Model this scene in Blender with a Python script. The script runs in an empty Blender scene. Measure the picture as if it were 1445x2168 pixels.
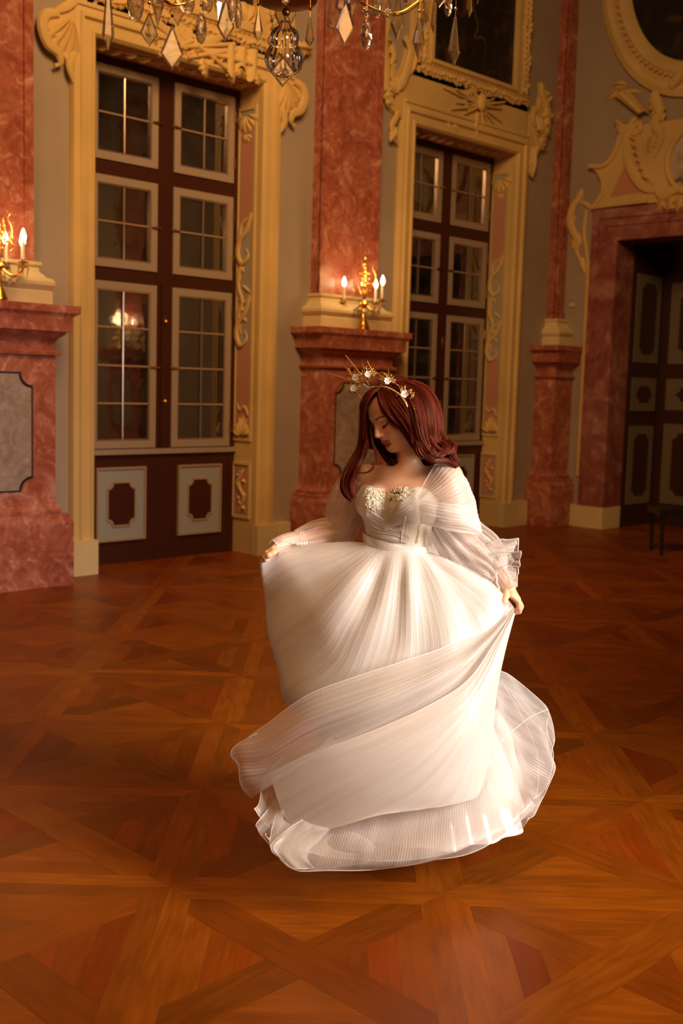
import bpy, math, random
import numpy as np
from mathutils import Vector, Matrix, noise

# ---------------------------------------------------------------- camera
W_PX, H_PX = 1445.0, 2168.0
FPX, PITCH, ROLL, AZ, CAMH = 2378.07, .111727, .0284345, .790478, 1.6
_ex = np.array([math.cos(AZ), math.sin(AZ), 0]); _ey = np.array([-math.sin(AZ), math.cos(AZ), 0])
_M = np.stack([_ex, _ey, [0, 0, 1]])
_f0 = np.array([0, math.cos(PITCH), -math.sin(PITCH)]); _r0 = np.array([1., 0, 0]); _u0 = np.cross(_r0, _f0)
_c, _s = math.cos(ROLL), math.sin(ROLL)
RT = _M @ (_c*_r0 + _s*_u0); UP = _M @ (-_s*_r0 + _c*_u0); FW = _M @ _f0
LVF = _M @ np.array([0, 1., 0]); LVR = _M @ np.array([1., 0, 0])
CAM = np.array([0, 0, CAMH])
scn = bpy.context.scene
cd = bpy.data.cameras.new('camera'); cam = bpy.data.objects.new('camera', cd)
scn.collection.objects.link(cam); scn.camera = cam
cam.matrix_world = Matrix(((RT[0], UP[0], -FW[0], 0), (RT[1], UP[1], -FW[1], 0), (RT[2], UP[2], -FW[2], CAMH), (0, 0, 0, 1)))
cd.sensor_fit = 'HORIZONTAL'; cd.sensor_width = 24.0; cd.lens = FPX*24/W_PX
cd.clip_start = .05; cd.clip_end = 100
cd.dof.use_dof = True; cd.dof.focus_distance = 3.72; cd.dof.aperture_fstop = 3.6

def ray(x, y): return FW + RT*(x-W_PX/2)/FPX - UP*(y-H_PX/2)/FPX
def floor_at(x, y, z=0.): d = ray(x, y); return CAM + d*(z-CAMH)/d[2]
def on_y(x, y, Y): d = ray(x, y); return CAM + d*Y/d[1]
def on_x(x, y, X): d = ray(x, y); return CAM + d*X/d[0]
def at_depth(x, y, D): d = ray(x, y); return CAM + d*D/(d @ LVF)

# ---------------------------------------------------------------- world and lights
scn.view_settings.view_transform = 'Standard'; scn.view_settings.look = 'None'
scn.view_settings.exposure = 0.0; scn.view_settings.gamma = 1.0
scn.view_settings.use_curve_mapping = False
wd = bpy.data.worlds.new('night'); scn.world = wd; wd.use_nodes = True
wd.node_tree.nodes['Background'].inputs[0].default_value = (.35, .45, .9, 1)
wd.node_tree.nodes['Background'].inputs[1].default_value = 0.006
try:
    scn.cycles.max_bounces = 12; scn.cycles.transparent_max_bounces = 24
    scn.cycles.transmission_bounces = 10; scn.cycles.sample_clamp_indirect = 3.0
    scn.cycles.caustics_reflective = False; scn.cycles.caustics_refractive = False
except Exception: pass

def light(name, kind, loc, power, color, size=.1, target=None, size_y=None, spread=None):
    l = bpy.data.lights.new(name, kind); l.energy = power; l.color = color
    if kind == 'AREA':
        l.size = size
        if size_y: l.shape = 'RECTANGLE'; l.size_y = size_y
        if spread: l.spread = math.radians(spread)
    else: l.shadow_soft_size = size
    o = bpy.data.objects.new(name, l); scn.collection.objects.link(o); o.location = loc
    if target is not None:
        o.rotation_euler = (Vector(target)-Vector(loc)).to_track_quat('-Z', 'Y').to_euler()
    return o
WARM = (1, .53, .2); AMBER = (1, .50, .18); KEYC = (1, .88, .79)
# lit chandeliers of the hall (out of the frame overhead), two unseen warm fills and a soft lamp to the right of the camera
light('hall_chandelier_glow', 'AREA', (4.1, 3.4, 6.3), 135, WARM, 2.2, (7.2, 8, 3.0), spread=120)
light('near_chandelier_glow', 'AREA', (2.35, 2.75, 3.9), 30, WARM, 1.0, (2.35, 2.75, 0))
light('soft_lamp', 'AREA', (3.6, -1.05, 2.3), 50, KEYC, 1.6, (2.85, 2.4, 1.0), spread=62)
light('rear_wall_fill', 'AREA', (6.5, -3.0, 5.8), 50, WARM, 2.0, (11.5, .0, 2.0), spread=80)  # added fill, brightens the right wall that the panes mirror
light('left_warm_fill', 'AREA', (.2, .6, 3.6), 12, WARM, 1.4, (2.6, 2.2, .6), spread=90)  # unseen warm fill on the woman from the left

# ---------------------------------------------------------------- helpers
COL = scn.collection
class MB:
    def __init__(s): s.v = []; s.f = []; s.m = []; s.uv = []; s.c = []; s.sm = []
    def add(s, v, f, m=0, uv=None, c=None, smooth=True):
        b = len(s.v); s.v += [tuple(map(float, p)) for p in v]
        for k, q in enumerate(f):
            s.f.append([b+i for i in q]); s.m.append(m); s.sm.append(smooth)
            s.uv.append([uv[i] for i in q] if uv is not None else None); s.c.append(c)
        return s
    def box(s, x0, x1, y0, y1, z0, z1, m=0):
        v = [(x, y, z) for z in (z0, z1) for y in (y0, y1) for x in (x0, x1)]
        return s.add(v, [(0, 2, 3, 1), (4, 5, 7, 6), (0, 1, 5, 4), (2, 6, 7, 3), (0, 4, 6, 2), (1, 3, 7, 5)], m, smooth=False)
    def grid(s, P, m=0, uv=None, cu=False, cv=False, flip=False):
        P = np.asarray(P, float); nu, nv = P.shape[:2]; f = []
        for i in range(nu if cu else nu-1):
            for j in range(nv if cv else nv-1):
                a, b, c, d = i*nv+j, ((i+1) % nu)*nv+j, ((i+1) % nu)*nv+(j+1) % nv, i*nv+(j+1) % nv
                f.append((a, d, c, b) if flip else (a, b, c, d))
        return s.add(P.reshape(-1, 3), f, m, None if uv is None else [tuple(q) for q in np.asarray(uv).reshape(-1, 2)])
    def tube(s, pts, rad, n=8, m=0, flat=1., cap=True, up=None):
        pts = [Vector(p) for p in pts]; k = len(pts)
        rad = [rad]*k if not hasattr(rad, '__len__') else rad
        ref = Vector(up) if up is not None else None; P = []; prev = None
        for i, p in enumerate(pts):
            t = (pts[min(i+1, k-1)]-pts[max(i-1, 0)])
            t = t.normalized() if t.length > 1e-9 else Vector((0, 0, 1))
            if ref is not None: a = ref.cross(t)
            elif prev is not None: a = prev - t*prev.dot(t)
            else: a = t.orthogonal()
            if a.length < 1e-6: a = t.orthogonal()
            a.normalize(); prev = a; b = t.cross(a)
            P.append([p + (a*math.cos(2*math.pi*j/n) + b*(flat*math.sin(2*math.pi*j/n)))*rad[i] for j in range(n)])
        base = len(s.v); s.grid([[tuple(q) for q in r] for r in P], m, cv=True, flip=True)
        if cap:
            for r, fl in ((0, False), (k-1, True)):
                q = [base+r*n+j for j in range(n)]; s.f.append(q if not fl else q[::-1]); s.m.append(m); s.uv.append(None); s.c.append(None); s.sm.append(True)
        return s
    def lathe(s, prof, n=16, c=(0, 0, 0), m=0, rib=0, ribn=8):
        P = [[(c[0]+r*(1+rib*math.cos(ribn*a))*math.cos(a), c[1]+r*(1+rib*math.cos(ribn*a))*math.sin(a), c[2]+z) for a in [2*math.pi*j/n for j in range(n)]] for r, z in prof]
        return s.grid(P, m, cv=True, flip=True)
    def prism(s, poly, f0, f1, m=0, smooth=False):
        # poly: 2-d outline; f0/f1: functions (a,b)->3-d for back and front faces
        n = len(poly); v = [f0(*p) for p in poly]+[f1(*p) for p in poly]
        ar = sum(poly[i][0]*poly[(i+1) % n][1]-poly[(i+1) % n][0]*poly[i][1] for i in range(n))
        s.add(v, [[n+i for i in range(n)], list(range(n))[::-1]] + [(i, (i+1) % n, n+(i+1) % n, n+i) for i in range(n)], m, smooth=smooth)
        return s
    def sphere(s, c, r, n=8, m=0, sc=(1, 1, 1)):
        P = [[(c[0]+r*sc[0]*math.sin(t)*math.cos(a), c[1]+r*sc[1]*math.sin(t)*math.sin(a), c[2]+r*sc[2]*math.cos(t)) for a in [2*math.pi*j/n for j in range(n)]] for t in [math.pi*(i+.02)/(n//2+.04) for i in range(n//2+1)]]
        return s.grid(P, m, cv=True)
    def build(s, name, mats, parent=None, angle=35, loc=None, rot=None, fix=True):
        me = bpy.data.meshes.new(name); me.from_pydata(s.v, [], s.f)
        mats = mats if isinstance(mats, (list, tuple)) else [mats]
        for m in mats: me.materials.append(m)
        me.polygons.foreach_set('material_index', s.m)
        if any(u is not None for u in s.uv):
            uvl = me.uv_layers.new(name='UVMap'); flat = []
            for q, u in zip(s.f, s.uv): flat += [t for p in (u or [(0, 0)]*len(q)) for t in p]
            uvl.data.foreach_set('uv', flat)
        if any(c is not None for c in s.c):
            ca = me.color_attributes.new('tone', 'FLOAT_COLOR', 'CORNER'); flat = []
            for q, c in zip(s.f, s.c): flat += list(c or (1, 1, 1, 1))*len(q)
            ca.data.foreach_set('color', flat)
        me.polygons.foreach_set('use_smooth', s.sm)
        if angle and any(s.sm): me.set_sharp_from_angle(angle=math.radians(angle))
        if fix:
            import bmesh
            bm = bmesh.new(); bm.from_mesh(me); bmesh.ops.recalc_face_normals(bm, faces=bm.faces); bm.to_mesh(me); bm.free()
        me.update()
        o = bpy.data.objects.new(name, me); COL.objects.link(o)
        if parent is not None: o.parent = parent
        if loc is not None: o.location = loc
        if rot is not None: o.rotation_euler = rot
        return o

def tag(o, label=None, cat=None, group=None, kind=None):
    if label: o['label'] = label
    if cat: o['category'] = cat
    if group: o['group'] = group
    if kind: o['kind'] = kind
    return o
def thing(name, label, cat, loc=(0, 0, 0), rz=0, group=None, parent=None):
    o = bpy.data.objects.new(name, None); COL.objects.link(o); o.location = loc; o.rotation_euler = (0, 0, rz)
    o.empty_display_size = .1
    if parent: o.parent = parent
    if cat: tag(o, label, cat, group)
    return o
def copy_tree(o, parent=None):
    c = o.copy(); COL.objects.link(c)
    if parent is not None: c.parent = parent
    for ch in list(o.children): copy_tree(ch, c)
    return c
def spline(pts, n):
    P = np.array(pts, float); k = len(P); out = []
    for t in np.linspace(0, k-1, n):
        i = min(int(t), k-2); u = t-i
        p0, p1, p2, p3 = P[max(i-1, 0)], P[i], P[i+1], P[min(i+2, k-1)]
        out.append(.5*((2*p1)+(-p0+p2)*u+(2*p0-5*p1+4*p2-p3)*u*u+(-p0+3*p1-3*p2+p3)*u**3))
    return np.array(out)

# ---------------------------------------------------------------- materials
def mat(name, color=(.5, .5, .5), rough=.6, metal=0., **k):
    m = bpy.data.materials.new(name); m.use_nodes = True; b = m.node_tree.nodes['Principled BSDF']
    b.inputs['Base Color'].default_value = (*color, 1); b.inputs['Roughness'].default_value = rough
    b.inputs['Metallic'].default_value = metal
    for a, v in k.items(): b.inputs[a.replace('_', ' ')].default_value = v
    return m
class NT:
    def __init__(s, m): s.t = m.node_tree; s.b = s.t.nodes.get('Principled BSDF')
    def n(s, ty, _out=None, **k):
        x = s.t.nodes.new('ShaderNode'+ty)
        for a, v in k.items():
            if a.startswith('i_'):
                key = a[2:]; key = int(key) if key.isdigit() else key.replace('_', ' ')
                if hasattr(v, 'node'): s.t.links.new(v, x.inputs[key])
                else: x.inputs[key].default_value = v
            else: setattr(x, a, v)
        return x
    def link(s, a, b): s.t.links.new(a, b)
    def ramp(s, fac, stops, interp='LINEAR'):
        r = s.t.nodes.new('ShaderNodeValToRGB'); r.color_ramp.interpolation = interp
        e = r.color_ramp.elements
        while len(e) < len(stops): e.new(.5)
        for q, (p, c) in zip(e, stops): q.position = p; q.color = (*c, 1) if len(c) == 3 else c
        s.link(fac, r.inputs[0]); return r.outputs[0]
    def bump(s, h, strength=.3, dist=.01):
        b = s.n('Bump', i_Strength=strength, i_Distance=dist); s.link(h, b.inputs['Height']); s.link(b.outputs[0], s.b.inputs['Normal'])
    def mix(s, fac, a, b, mode='MIX'):
        x = s.n('MixRGB', blend_type=mode)
        for i, v in ((0, fac), (1, a), (2, b)):
            if hasattr(v, 'node'): s.link(v, x.inputs[i])
            else: x.inputs[i].default_value = v if i == 0 else (*v, 1)
        return x.outputs[0]

def plaster(name, col, dirt=.12, bs=.15):
    m = mat(name, col, .75); t = NT(m); co = t.n('TexCoord').outputs['Object']
    a = t.n('TexNoise', i_Vector=co, i_Scale=1.7, i_Detail=5.); b = t.n('TexNoise', i_Vector=co, i_Scale=38., i_Detail=4.)
    c = t.mix(t.n('MapRange', i_Value=a.outputs[0], i_1=.35, i_2=.7, i_3=0., i_4=1.).outputs[0], col, tuple(x*(1-dirt) for x in col))
    t.link(c, t.b.inputs['Base Color']); t.bump(b.outputs[0], bs, .004); return m
def marble(name, c0, c1, c2, scale=3.2, rough=.28):
    m = mat(name, c0, rough); t = NT(m); co = t.n('TexCoord').outputs['Object']
    w = t.n('TexNoise', i_Vector=co, i_Scale=scale*.8, i_Detail=3.)
    wv = t.mix(.55, (0, 0, 0), w.outputs['Color'], 'ADD'); v = t.n('VectorMath', operation='ADD'); t.link(co, v.inputs[0]); t.link(wv, v.inputs[1])
    a = t.n('TexNoise', i_Vector=v.outputs[0], i_Scale=scale, i_Detail=8., i_Roughness=.65, i_Distortion=.8)
    b = t.n('TexNoise', i_Vector=v.outputs[0], i_Scale=scale*5, i_Detail=6., i_Roughness=.6, i_Distortion=.5)
    vo = t.n('TexVoronoi', i_Vector=v.outputs[0], i_Scale=scale*6)
    base = t.ramp(a.outputs[0], [(.3, tuple(x*.62 for x in c0)), (.46, c0), (.56, c1), (.68, c2)])
    sp = t.ramp(b.outputs[0], [(.42, (0, 0, 0)), (.56, (1, 1, 1))]);
    c = t.mix(.45, base, t.ramp(b.outputs[0], [(.36, tuple(x*.55 for x in c0)), (.49, c0), (.58, c1), (.67, c2)]))
    c = t.mix(t.ramp(vo.outputs['Distance'], [(.0, (.35,)*3), (.25, (0, 0, 0))]), c, tuple(x*.6 for x in c0))
    t.link(c, t.b.inputs['Base Color']); return m
M = {}
M['plaster'] = plaster('grey_plaster', (.42, .355, .295), .12)
M['stucco'] = plaster('ochre_stucco', (.76, .56, .24), .18, .1)
M['stucco_gilt'] = plaster('ochre_relief', (.78, .56, .22), .2, .1)
M['cream'] = plaster('cream_stone', (.80, .66, .38), .22, .2)
M['pink'] = plaster('pink_panel', (.62, .30, .20), .12, .1)
M['greypanel'] = plaster('grey_panel', (.46, .42, .36), .12, .1)
M['red_marble'] = marble('red_marble', (.40, .115, .075), (.52, .20, .14), (.80, .50, .40), 2.9)
M['dark_marble'] = marble('dark_red_marble', (.30, .09, .08), (.42, .19, .16), (.60, .42, .38), 1.1, .22)
M['grey_marble'] = marble('grey_marble', (.36, .27, .24), (.42, .33, .29), (.52, .44, .39), 3.0, .35)
M['black_line'] = mat('black_inlay', (.015, .02, .025), .3)
M['brown'] = mat('brown_painted_wood', (.058, .014, .007), .42)
M['taupe'] = mat('taupe_painted_wood', (.40, .33, .27), .45)
M['bluegrey'] = mat('blue_grey_paint', (.37, .40, .40), .5)
M['tan'] = mat('tan_paint', (.42, .30, .20), .5)
M['lead'] = mat('pale_metal_bar', (.62, .50, .42), .22, .85)
M['brass'] = mat('polished_brass', (.80, .48, .12), .22, 1.)
M['bronze'] = mat('bronze', (.36, .20, .08), .28, 1.)
M['gold'] = mat('gold_metal', (.90, .55, .18), .34, .85)
M['candle'] = mat('candle_white', (.85, .78, .66), .5)
M['black'] = mat('black_lacquer', (.012, .012, .013), .35)
M['darkwood'] = mat('dark_brown_wood', (.055, .022, .014), .4)
M['darktaupe'] = mat('dull_olive_paint', (.20, .16, .11), .5)
M['night'] = mat('night_dark', (.01, .012, .016), .8)
M['relief'] = marble('pale_relief_marble', (.55, .47, .42), (.62, .55, .50), (.72, .66, .6), 6, .45)
def emis(name, c, s):
    m = bpy.data.materials.new(name); m.use_nodes = True; nt = m.node_tree; nt.nodes.clear()
    e = nt.nodes.new('ShaderNodeEmission'); e.inputs[0].default_value = (*c, 1); e.inputs[1].default_value = s
    o = nt.nodes.new('ShaderNodeOutputMaterial'); nt.links.new(e.outputs[0], o.inputs[0]); return m
M['bulb'] = emis('lit_bulb', (1, .72, .38), 16)
def pane_mat():
    m = bpy.data.materials.new('window_pane'); m.use_nodes = True; nt = m.node_tree; nt.nodes.clear(); t = NT(m)
    g = t.n('BsdfGlossy', i_Color=(.95, .92, .9, 1), i_Roughness=.03); tr = t.n('BsdfTransparent', i_Color=(.55, .55, .55, 1))
    co = t.n('TexCoord').outputs['Object']; nz = t.n('TexNoise', i_Vector=co, i_Scale=3.5, i_Detail=3.)
    bp = t.n('Bump', i_Strength=.12, i_Distance=.01, i_Height=nz.outputs[0]); t.link(bp.outputs[0], g.inputs['Normal'])
    fr = t.n('Fresnel', i_IOR=2.1); fa = t.n('Math', operation='ADD', i_1=.16); t.link(fr.outputs[0], fa.inputs[0])
    mx = t.n('MixShader'); t.link(fa.outputs[0], mx.inputs[0]); t.link(tr.outputs[0], mx.inputs[1]); t.link(g.outputs[0], mx.inputs[2])
    df = t.n('BsdfDiffuse', i_Color=(.10, .085, .075, 1)); n2 = t.n('TexNoise', i_Vector=co, i_Scale=5., i_Detail=6.)
    m2 = t.n('MixShader', i_0=t.ramp(n2.outputs[0], [(.35, (.1,)*3), (.75, (.75,)*3)])); t.link(mx.outputs[0], m2.inputs[1]); t.link(df.outputs[0], m2.inputs[2])
    m3 = t.n('MixShader', i_0=.45); t.link(mx.outputs[0], m3.inputs[1]); t.link(m2.outputs[0], m3.inputs[2])
    o = t.n('OutputMaterial'); t.link(m3.outputs[0], o.inputs[0]); return m
M['pane'] = pane_mat()
def glass_mat():
    m = bpy.data.materials.new('cut_crystal'); m.use_nodes = True; b = m.node_tree.nodes['Principled BSDF']
    b.inputs['Base Color'].default_value = (1, .985, .96, 1); b.inputs['Roughness'].default_value = .0
    b.inputs['IOR'].default_value = 1.5; b.inputs['Transmission Weight'].default_value = 1.
    t = NT(m); g = t.n('BsdfGlossy', i_Roughness=.06, i_Color=(1, .93, .82, 1)); tp = t.n('BsdfTransparent'); m0 = t.n('MixShader', i_0=.38); t.link(b.outputs[0], m0.inputs[1]); t.link(tp.outputs[0], m0.inputs[2]); mx = t.n('MixShader', i_0=.09); t.link(m0.outputs[0], mx.inputs[1]); t.link(g.outputs[0], mx.inputs[2]); t.link(mx.outputs[0], m.node_tree.nodes['Material Output'].inputs[0]); return m
M['crystal'] = glass_mat()
def wood_mat(name):
    m = mat(name, (.5, .2, .05), .34); t = NT(m); t.b.inputs['Specular IOR Level'].default_value = .3; t.b.inputs['Specular Tint'].default_value = (1, .6, .3, 1); uv = t.n('UVMap').outputs[0]
    at = t.n('Attribute', attribute_name='tone').outputs['Color']
    mp = t.n('Mapping', i_Vector=uv, i_Scale=(1.2, 14., 1.)); g = t.n('TexNoise', i_Vector=mp.outputs[0], i_Scale=3., i_Detail=9., i_Roughness=.62, i_Distortion=.5)
    mp2 = t.n('Mapping', i_Vector=uv, i_Scale=(1., 30., 1.)); wv = t.n('TexWave', i_Vector=mp2.outputs[0], i_Scale=1.1, i_Distortion=6., i_Detail=3.); wv.inputs['Detail Scale'].default_value = 1.2
    sp = t.n('SeparateColor', i_0=at)
    base = t.mix(sp.outputs[0], (.235, .047, .002), (.37, .098, .004))
    base = t.mix(sp.outputs[1], base, (.27, .040, .002))
    c = t.mix(t.ramp(g.outputs[0], [(.3, (.55,)*3), (.7, (0, 0, 0))]), base, (.13, .026, .001))
    c = t.mix(t.ramp(wv.outputs[0], [(.0, (.32,)*3), (.5, (0, 0, 0))]), c, (.16, .034, .001))
    br = t.n('HueSaturation', i_Color=c); t.link(sp.outputs[2], br.inputs['Value']); t.link(br.outputs[0], t.b.inputs['Base Color'])
    rr = t.n('MapRange', i_Value=g.outputs[0], i_1=.2, i_2=.8, i_3=.30, i_4=.46); t.link(rr.outputs[0], t.b.inputs['Roughness'])
    t.bump(g.outputs[0], .08, .002); return m
M['parquet'] = wood_mat('parquet_oak')

# ---------------------------------------------------------------- floor
TS, BW, DW, G = .8693, .078, .142, .0006
NODE = floor_at(937, 1893)
R2, F2 = Vector((math.cos(math.pi/4), -math.sin(math.pi/4))), Vector((math.cos(math.pi/4), math.sin(math.pi/4)))
def lat(i, j): return Vector((NODE[0], NODE[1])) + R2*(i*TS) + F2*(j*TS)
def clip(poly, a, b, c):      # keep a*x+b*y<=c
    out = []
    for k in range(len(poly)):
        p, q = poly[k], poly[(k+1) % len(poly)]; dp, dq = a*p[0]+b*p[1]-c, a*q[0]+b*q[1]-c
        if dp <= 0: out.append(p)
        if dp*dq < 0:
            t = dp/(dp-dq); out.append((p[0]+(q[0]-p[0])*t, p[1]+(q[1]-p[1])*t))
    return out
def tile_pieces(alt=False):
    S, b, w = TS, BW, DW/2; res = []
    for k in range(4):
        ang = k*math.pi/2; rot = lambda p: (S/2+(p[0]-S/2)*math.cos(ang)-(p[1]-S/2)*math.sin(ang), S/2+(p[0]-S/2)*math.sin(ang)+(p[1]-S/2)*math.cos(ang))
        res.append(('border', [rot(p) for p in ((0, 0), (S, 0), (S-b, b), (b, b))], ang))
        r2 = w*math.sqrt(2); ax, bx, cy = b+r2, S-b-r2, S/2-r2
        h = (cy-b)/3
        for q in range(3):
            y0, y1 = b+q*h, b+(q+1)*h; d0, d1 = q*h, (q+1)*h
            pl = [(ax+d0, y0), (bx-d0, y0), (bx-d1, y1), (ax+d1, y1)] if q < 2 else [(ax+d0, y0), (bx-d0, y0), (S/2, cy)]
            res.append(('plank', [rot(p) for p in pl], ang))
    a, c = b, S-b; r2 = w*math.sqrt(2)
    res.append(('diag', [(a, a), (a+r2, a), (c, c-r2), (c, c), (c-r2, c), (a, a+r2)], math.pi/4))
    m = S/2
    for sg in (0, 1):
        pl = [(a, c), (a, c-r2), (m-r2, m-0*r2), (m, m+r2), (a+r2, c)]
        pl = [(a, c), (a, c-r2), (m-r2, m), (m, m+r2), (a+r2, c)]
        if sg: pl = [(S-x, S-y) for x, y in pl]
        res.append(('diag', pl, -math.pi/4))
    if alt: res = [(k, [(S-x, y) for x, y in pl][::-1], (math.pi-a if k != 'diag' else -a)) for k, pl, a in res]
    return res
floor = MB(); floor.box(-8, 13.5, -9, 8.6, -.12, -.03); fo = floor.build('floor', M['darkwood']); tag(fo, kind='structure')
rng = random.Random(7)
XF, YF = 13.3, 8.5
pieces = []
for i in range(-16, 16):
    for j in range(-13, 16):
        cc = lat(i+.5, j+.5)
        if not (-7.5 < cc.x < XF+.4 and -8.5 < cc.y < YF+.4): continue
        for kd, pl, ang in tile_pieces((i+j) % 2 == 0):
            pw = [lat(i, j) + R2*x + F2*y for x, y in pl]; pw = [(p.x, p.y) for p in pw]
            for a_, b_, c_ in ((1, 0, XF), (0, 1, YF), (-1, 0, 7.9), (0, -1, 8.9)): pw = clip(pw, a_, b_, c_) if len(pw) > 2 else pw
            if len(pw) < 3: continue
            cx_, cy_ = sum(p[0] for p in pw)/len(pw), sum(p[1] for p in pw)/len(pw)
            d = np.array([cx_, cy_, -CAMH]); zf = d @ FW; size = 0
            if zf > .3:
                u, v = W_PX/2+FPX*(d @ RT)/zf, H_PX/2-FPX*(d @ UP)/zf
                if -60 < u < W_PX+60 and 900 < v < H_PX+90 and cy_ < 7.9 and cx_ < 11.7: size = 1/zf**3*(2 if kd == 'diag' else 1)
            pieces.append((size, kd, pw, ang))
pieces.sort(key=lambda t: -t[0])
def piece_geo(mb, kd, pw, ang):
    cx_, cy_ = sum(p[0] for p in pw)/len(pw), sum(p[1] for p in pw)/len(pw)
    pw = [(p[0]+(cx_-p[0])*G/max(.02, math.hypot(p[0]-cx_, p[1]-cy_)), p[1]+(cy_-p[1])*G/max(.02, math.hypot(p[0]-cx_, p[1]-cy_))) for p in pw]
    th = ang - math.pi/4; ca, sa = math.cos(th), math.sin(th); ou, ov = rng.uniform(0, 50), rng.uniform(0, 50)
    n = len(pw); zt = rng.uniform(-.0004, .0)
    v = [(x, y, -.03) for x, y in pw] + [(x, y, zt) for x, y in pw]
    uv = [(ou+x*ca+y*sa, ov-x*sa+y*ca) for x, y in pw]*2
    if kd == 'plank': tone = (rng.uniform(.1, .8), rng.choice([0, .15, .5, .75, .9]), rng.uniform(.72, 1.12), 1)
    elif kd == 'border': tone = (rng.uniform(.5, 1.), rng.uniform(0, .2), rng.uniform(.8, 1.16), 1)
    else: tone = (rng.uniform(.3, .9), rng.uniform(0, .3), rng.uniform(.66, 1.08), 1)
    if kd == 'plank' and abs(math.sin(ang)) < .5: tone = (rng.uniform(.6, 1.), rng.uniform(.05, .3), rng.uniform(.85, 1.1), 1)
    mb.add(v, [list(range(n))[::-1], [n+k for k in range(n)]]+[(k, (k+1) % n, n+(k+1) % n, n+k) for k in range(n)], 0, uv, tone, smooth=False)
rest = MB()
for k, (sz, kd, pw, ang) in enumerate(pieces):
    if k < 298:
        mb = MB(); piece_geo(mb, kd, pw, ang); mb.build('parquet_board' if kd != 'plank' else 'parquet_plank', M['parquet'], fo)
    else: piece_geo(rest, kd, pw, ang)
tag(rest.build('parquet_boards', M['parquet'], fo), kind='stuff')

# ---------------------------------------------------------------- room shell
YW, XW, ZC = 7.95, 11.65, 7.6
WC = (5.97, 9.78); HO = .875; ZO = 4.27       # window centres, half opening, opening height
wl = MB(); HW = HO+.02; xs = [-7.8]+[q for c in WC for q in (c-HW, c+HW)]+[XW+.6]
for k in range(0, len(xs)-1, 2): wl.box(xs[k], xs[k+1], YW, YW+.5, 0, ZC)
for c in WC: wl.box(c-HW, c+HW, YW, YW+.5, ZO+.015, ZC)
tag(wl.build('wall_back', M['plaster']), kind='structure')
DY0, DY1, DZ = 5.2, 7.10, 3.354
wr = MB(); wr.box(XW, XW+.6, DY1+.02, YW, 0, ZC); wr.box(XW, XW+.6, -8.8, DY0-.02, 0, ZC); wr.box(XW, XW+.6, DY0-.02, DY1+.02, DZ+.02, ZC)
tag(wr.build('wall_right', M['plaster']), kind='structure')
tag(MB().box(-8, -7.8, -8.8, YW+.5, 0, ZC).build('wall_left', M['plaster']), kind='structure')
tag(MB().box(-8, XW+.6, -9, -8.8, 0, ZC).build('wall_front', M['plaster']), kind='structure')
tag(MB().box(-8, XW+.6, -9, YW+.5, ZC, ZC+.2).build('ceiling', M['plaster']), kind='structure')
bs = MB()
for x0, x1 in ((-7.8, 3.45), (4.72, 4.84), (7.10, 7.27), (8.56, 8.66), (10.9, 11.14)): bs.box(x0, x1, YW-.07, YW+.01, 0, .29)
tag(bs.build('baseboard_back', M['cream'], None), kind='structure')
bs = MB(); bs.box(XW-.07, XW+.01, 7.48, 7.57, 0, .255); bs.box(XW-.07, XW+.01, -8.8, 4.8, 0, .255)
tag(bs.build('baseboard_right', M['cream'], None), kind='structure')

# ---------------------------------------------------------------- ornament tools
def stroke(mb, pts, r, frame, n=8, m=0, depth=.7, seg=None, taper=True, curl=None):
    # pts 2-d on the wall; frame(a,b,h)->3-d, h = height off the wall
    P = spline(pts, seg or max(8, len(pts)*5)); k = len(P); rr = []
    for i in range(k):
        t = i/(k-1); f = (math.sin(math.pi*min(1, t*1.0+.12))**.6 if taper else 1) ; rr.append(max(.004, r*(.35+.65*f)))
    pts3 = [frame(a, b, rr[i]*.35) for i, (a, b) in enumerate(P)]
    nrm = Vector(frame(0, 0, 1))-Vector(frame(0, 0, 0))
    mb.tube(pts3, rr, n, m, flat=depth, up=nrm)
def spiral(cx, cy, r0, turns, a0=0, sgn=1, k=.16):
    out = []; N = int(14*turns)
    for i in range(N+1):
        a = a0+sgn*2*math.pi*i/14; r = r0*math.exp(-k*2*math.pi*i/14/1.2); out.append((cx+r*math.cos(a), cy+r*math.sin(a)))
    return out
def leafy(mb, base, tip, w, frame, lobes=4, m=0, h=.03):
    # acanthus leaf: ridged blade with scalloped edge
    b, t = Vector(base), Vector(tip); d = t-b; L = d.length; d.normalize(); nn = Vector((-d.y, d.x)); P = []
    N = 18
    for i in range(N+1):
        u = i/N; ww = w*math.sin(math.pi*min(1, u*.92+.08))**.7*(1+.28*math.sin(lobes*2*math.pi*u)); row = []
        for j in range(9):
            s_ = (j-4)/4; row.append(frame(*(b+d*(L*u)+nn*(ww*s_+.18*L*u*u*.6)), h*(1-abs(s_))**.8*(1+.3*math.cos(9*s_))*math.sin(math.pi*(.1+.85*u))+.002))
        P.append(row)
    mb.grid(P, m)
def shell_fan(mb, c, r, a0, a1, frame, ribs=7, m=0, h=.05, r_in=.15):
    P = []; NA = ribs*6
    for i in range(NA+1):
        a = a0+(a1-a0)*i/NA; w = abs(math.sin(math.pi*ribs*i/NA)); row = []
        for j in range(9):
            q = r_in+(1-r_in)*j/8; rr = r*q*(1+.10*w*q); row.append(frame(c[0]+rr*math.cos(a), c[1]+rr*math.sin(a), h*(.25+.75*w)*math.sin(math.pi*(.12+.86*q)**1.1)+.004))
        P.append(row)
    mb.grid(P, m)
def frame_A(cx): return lambda a, b, h: (cx+a, YW-.05-h, b)      # ornament over the window surround
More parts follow.
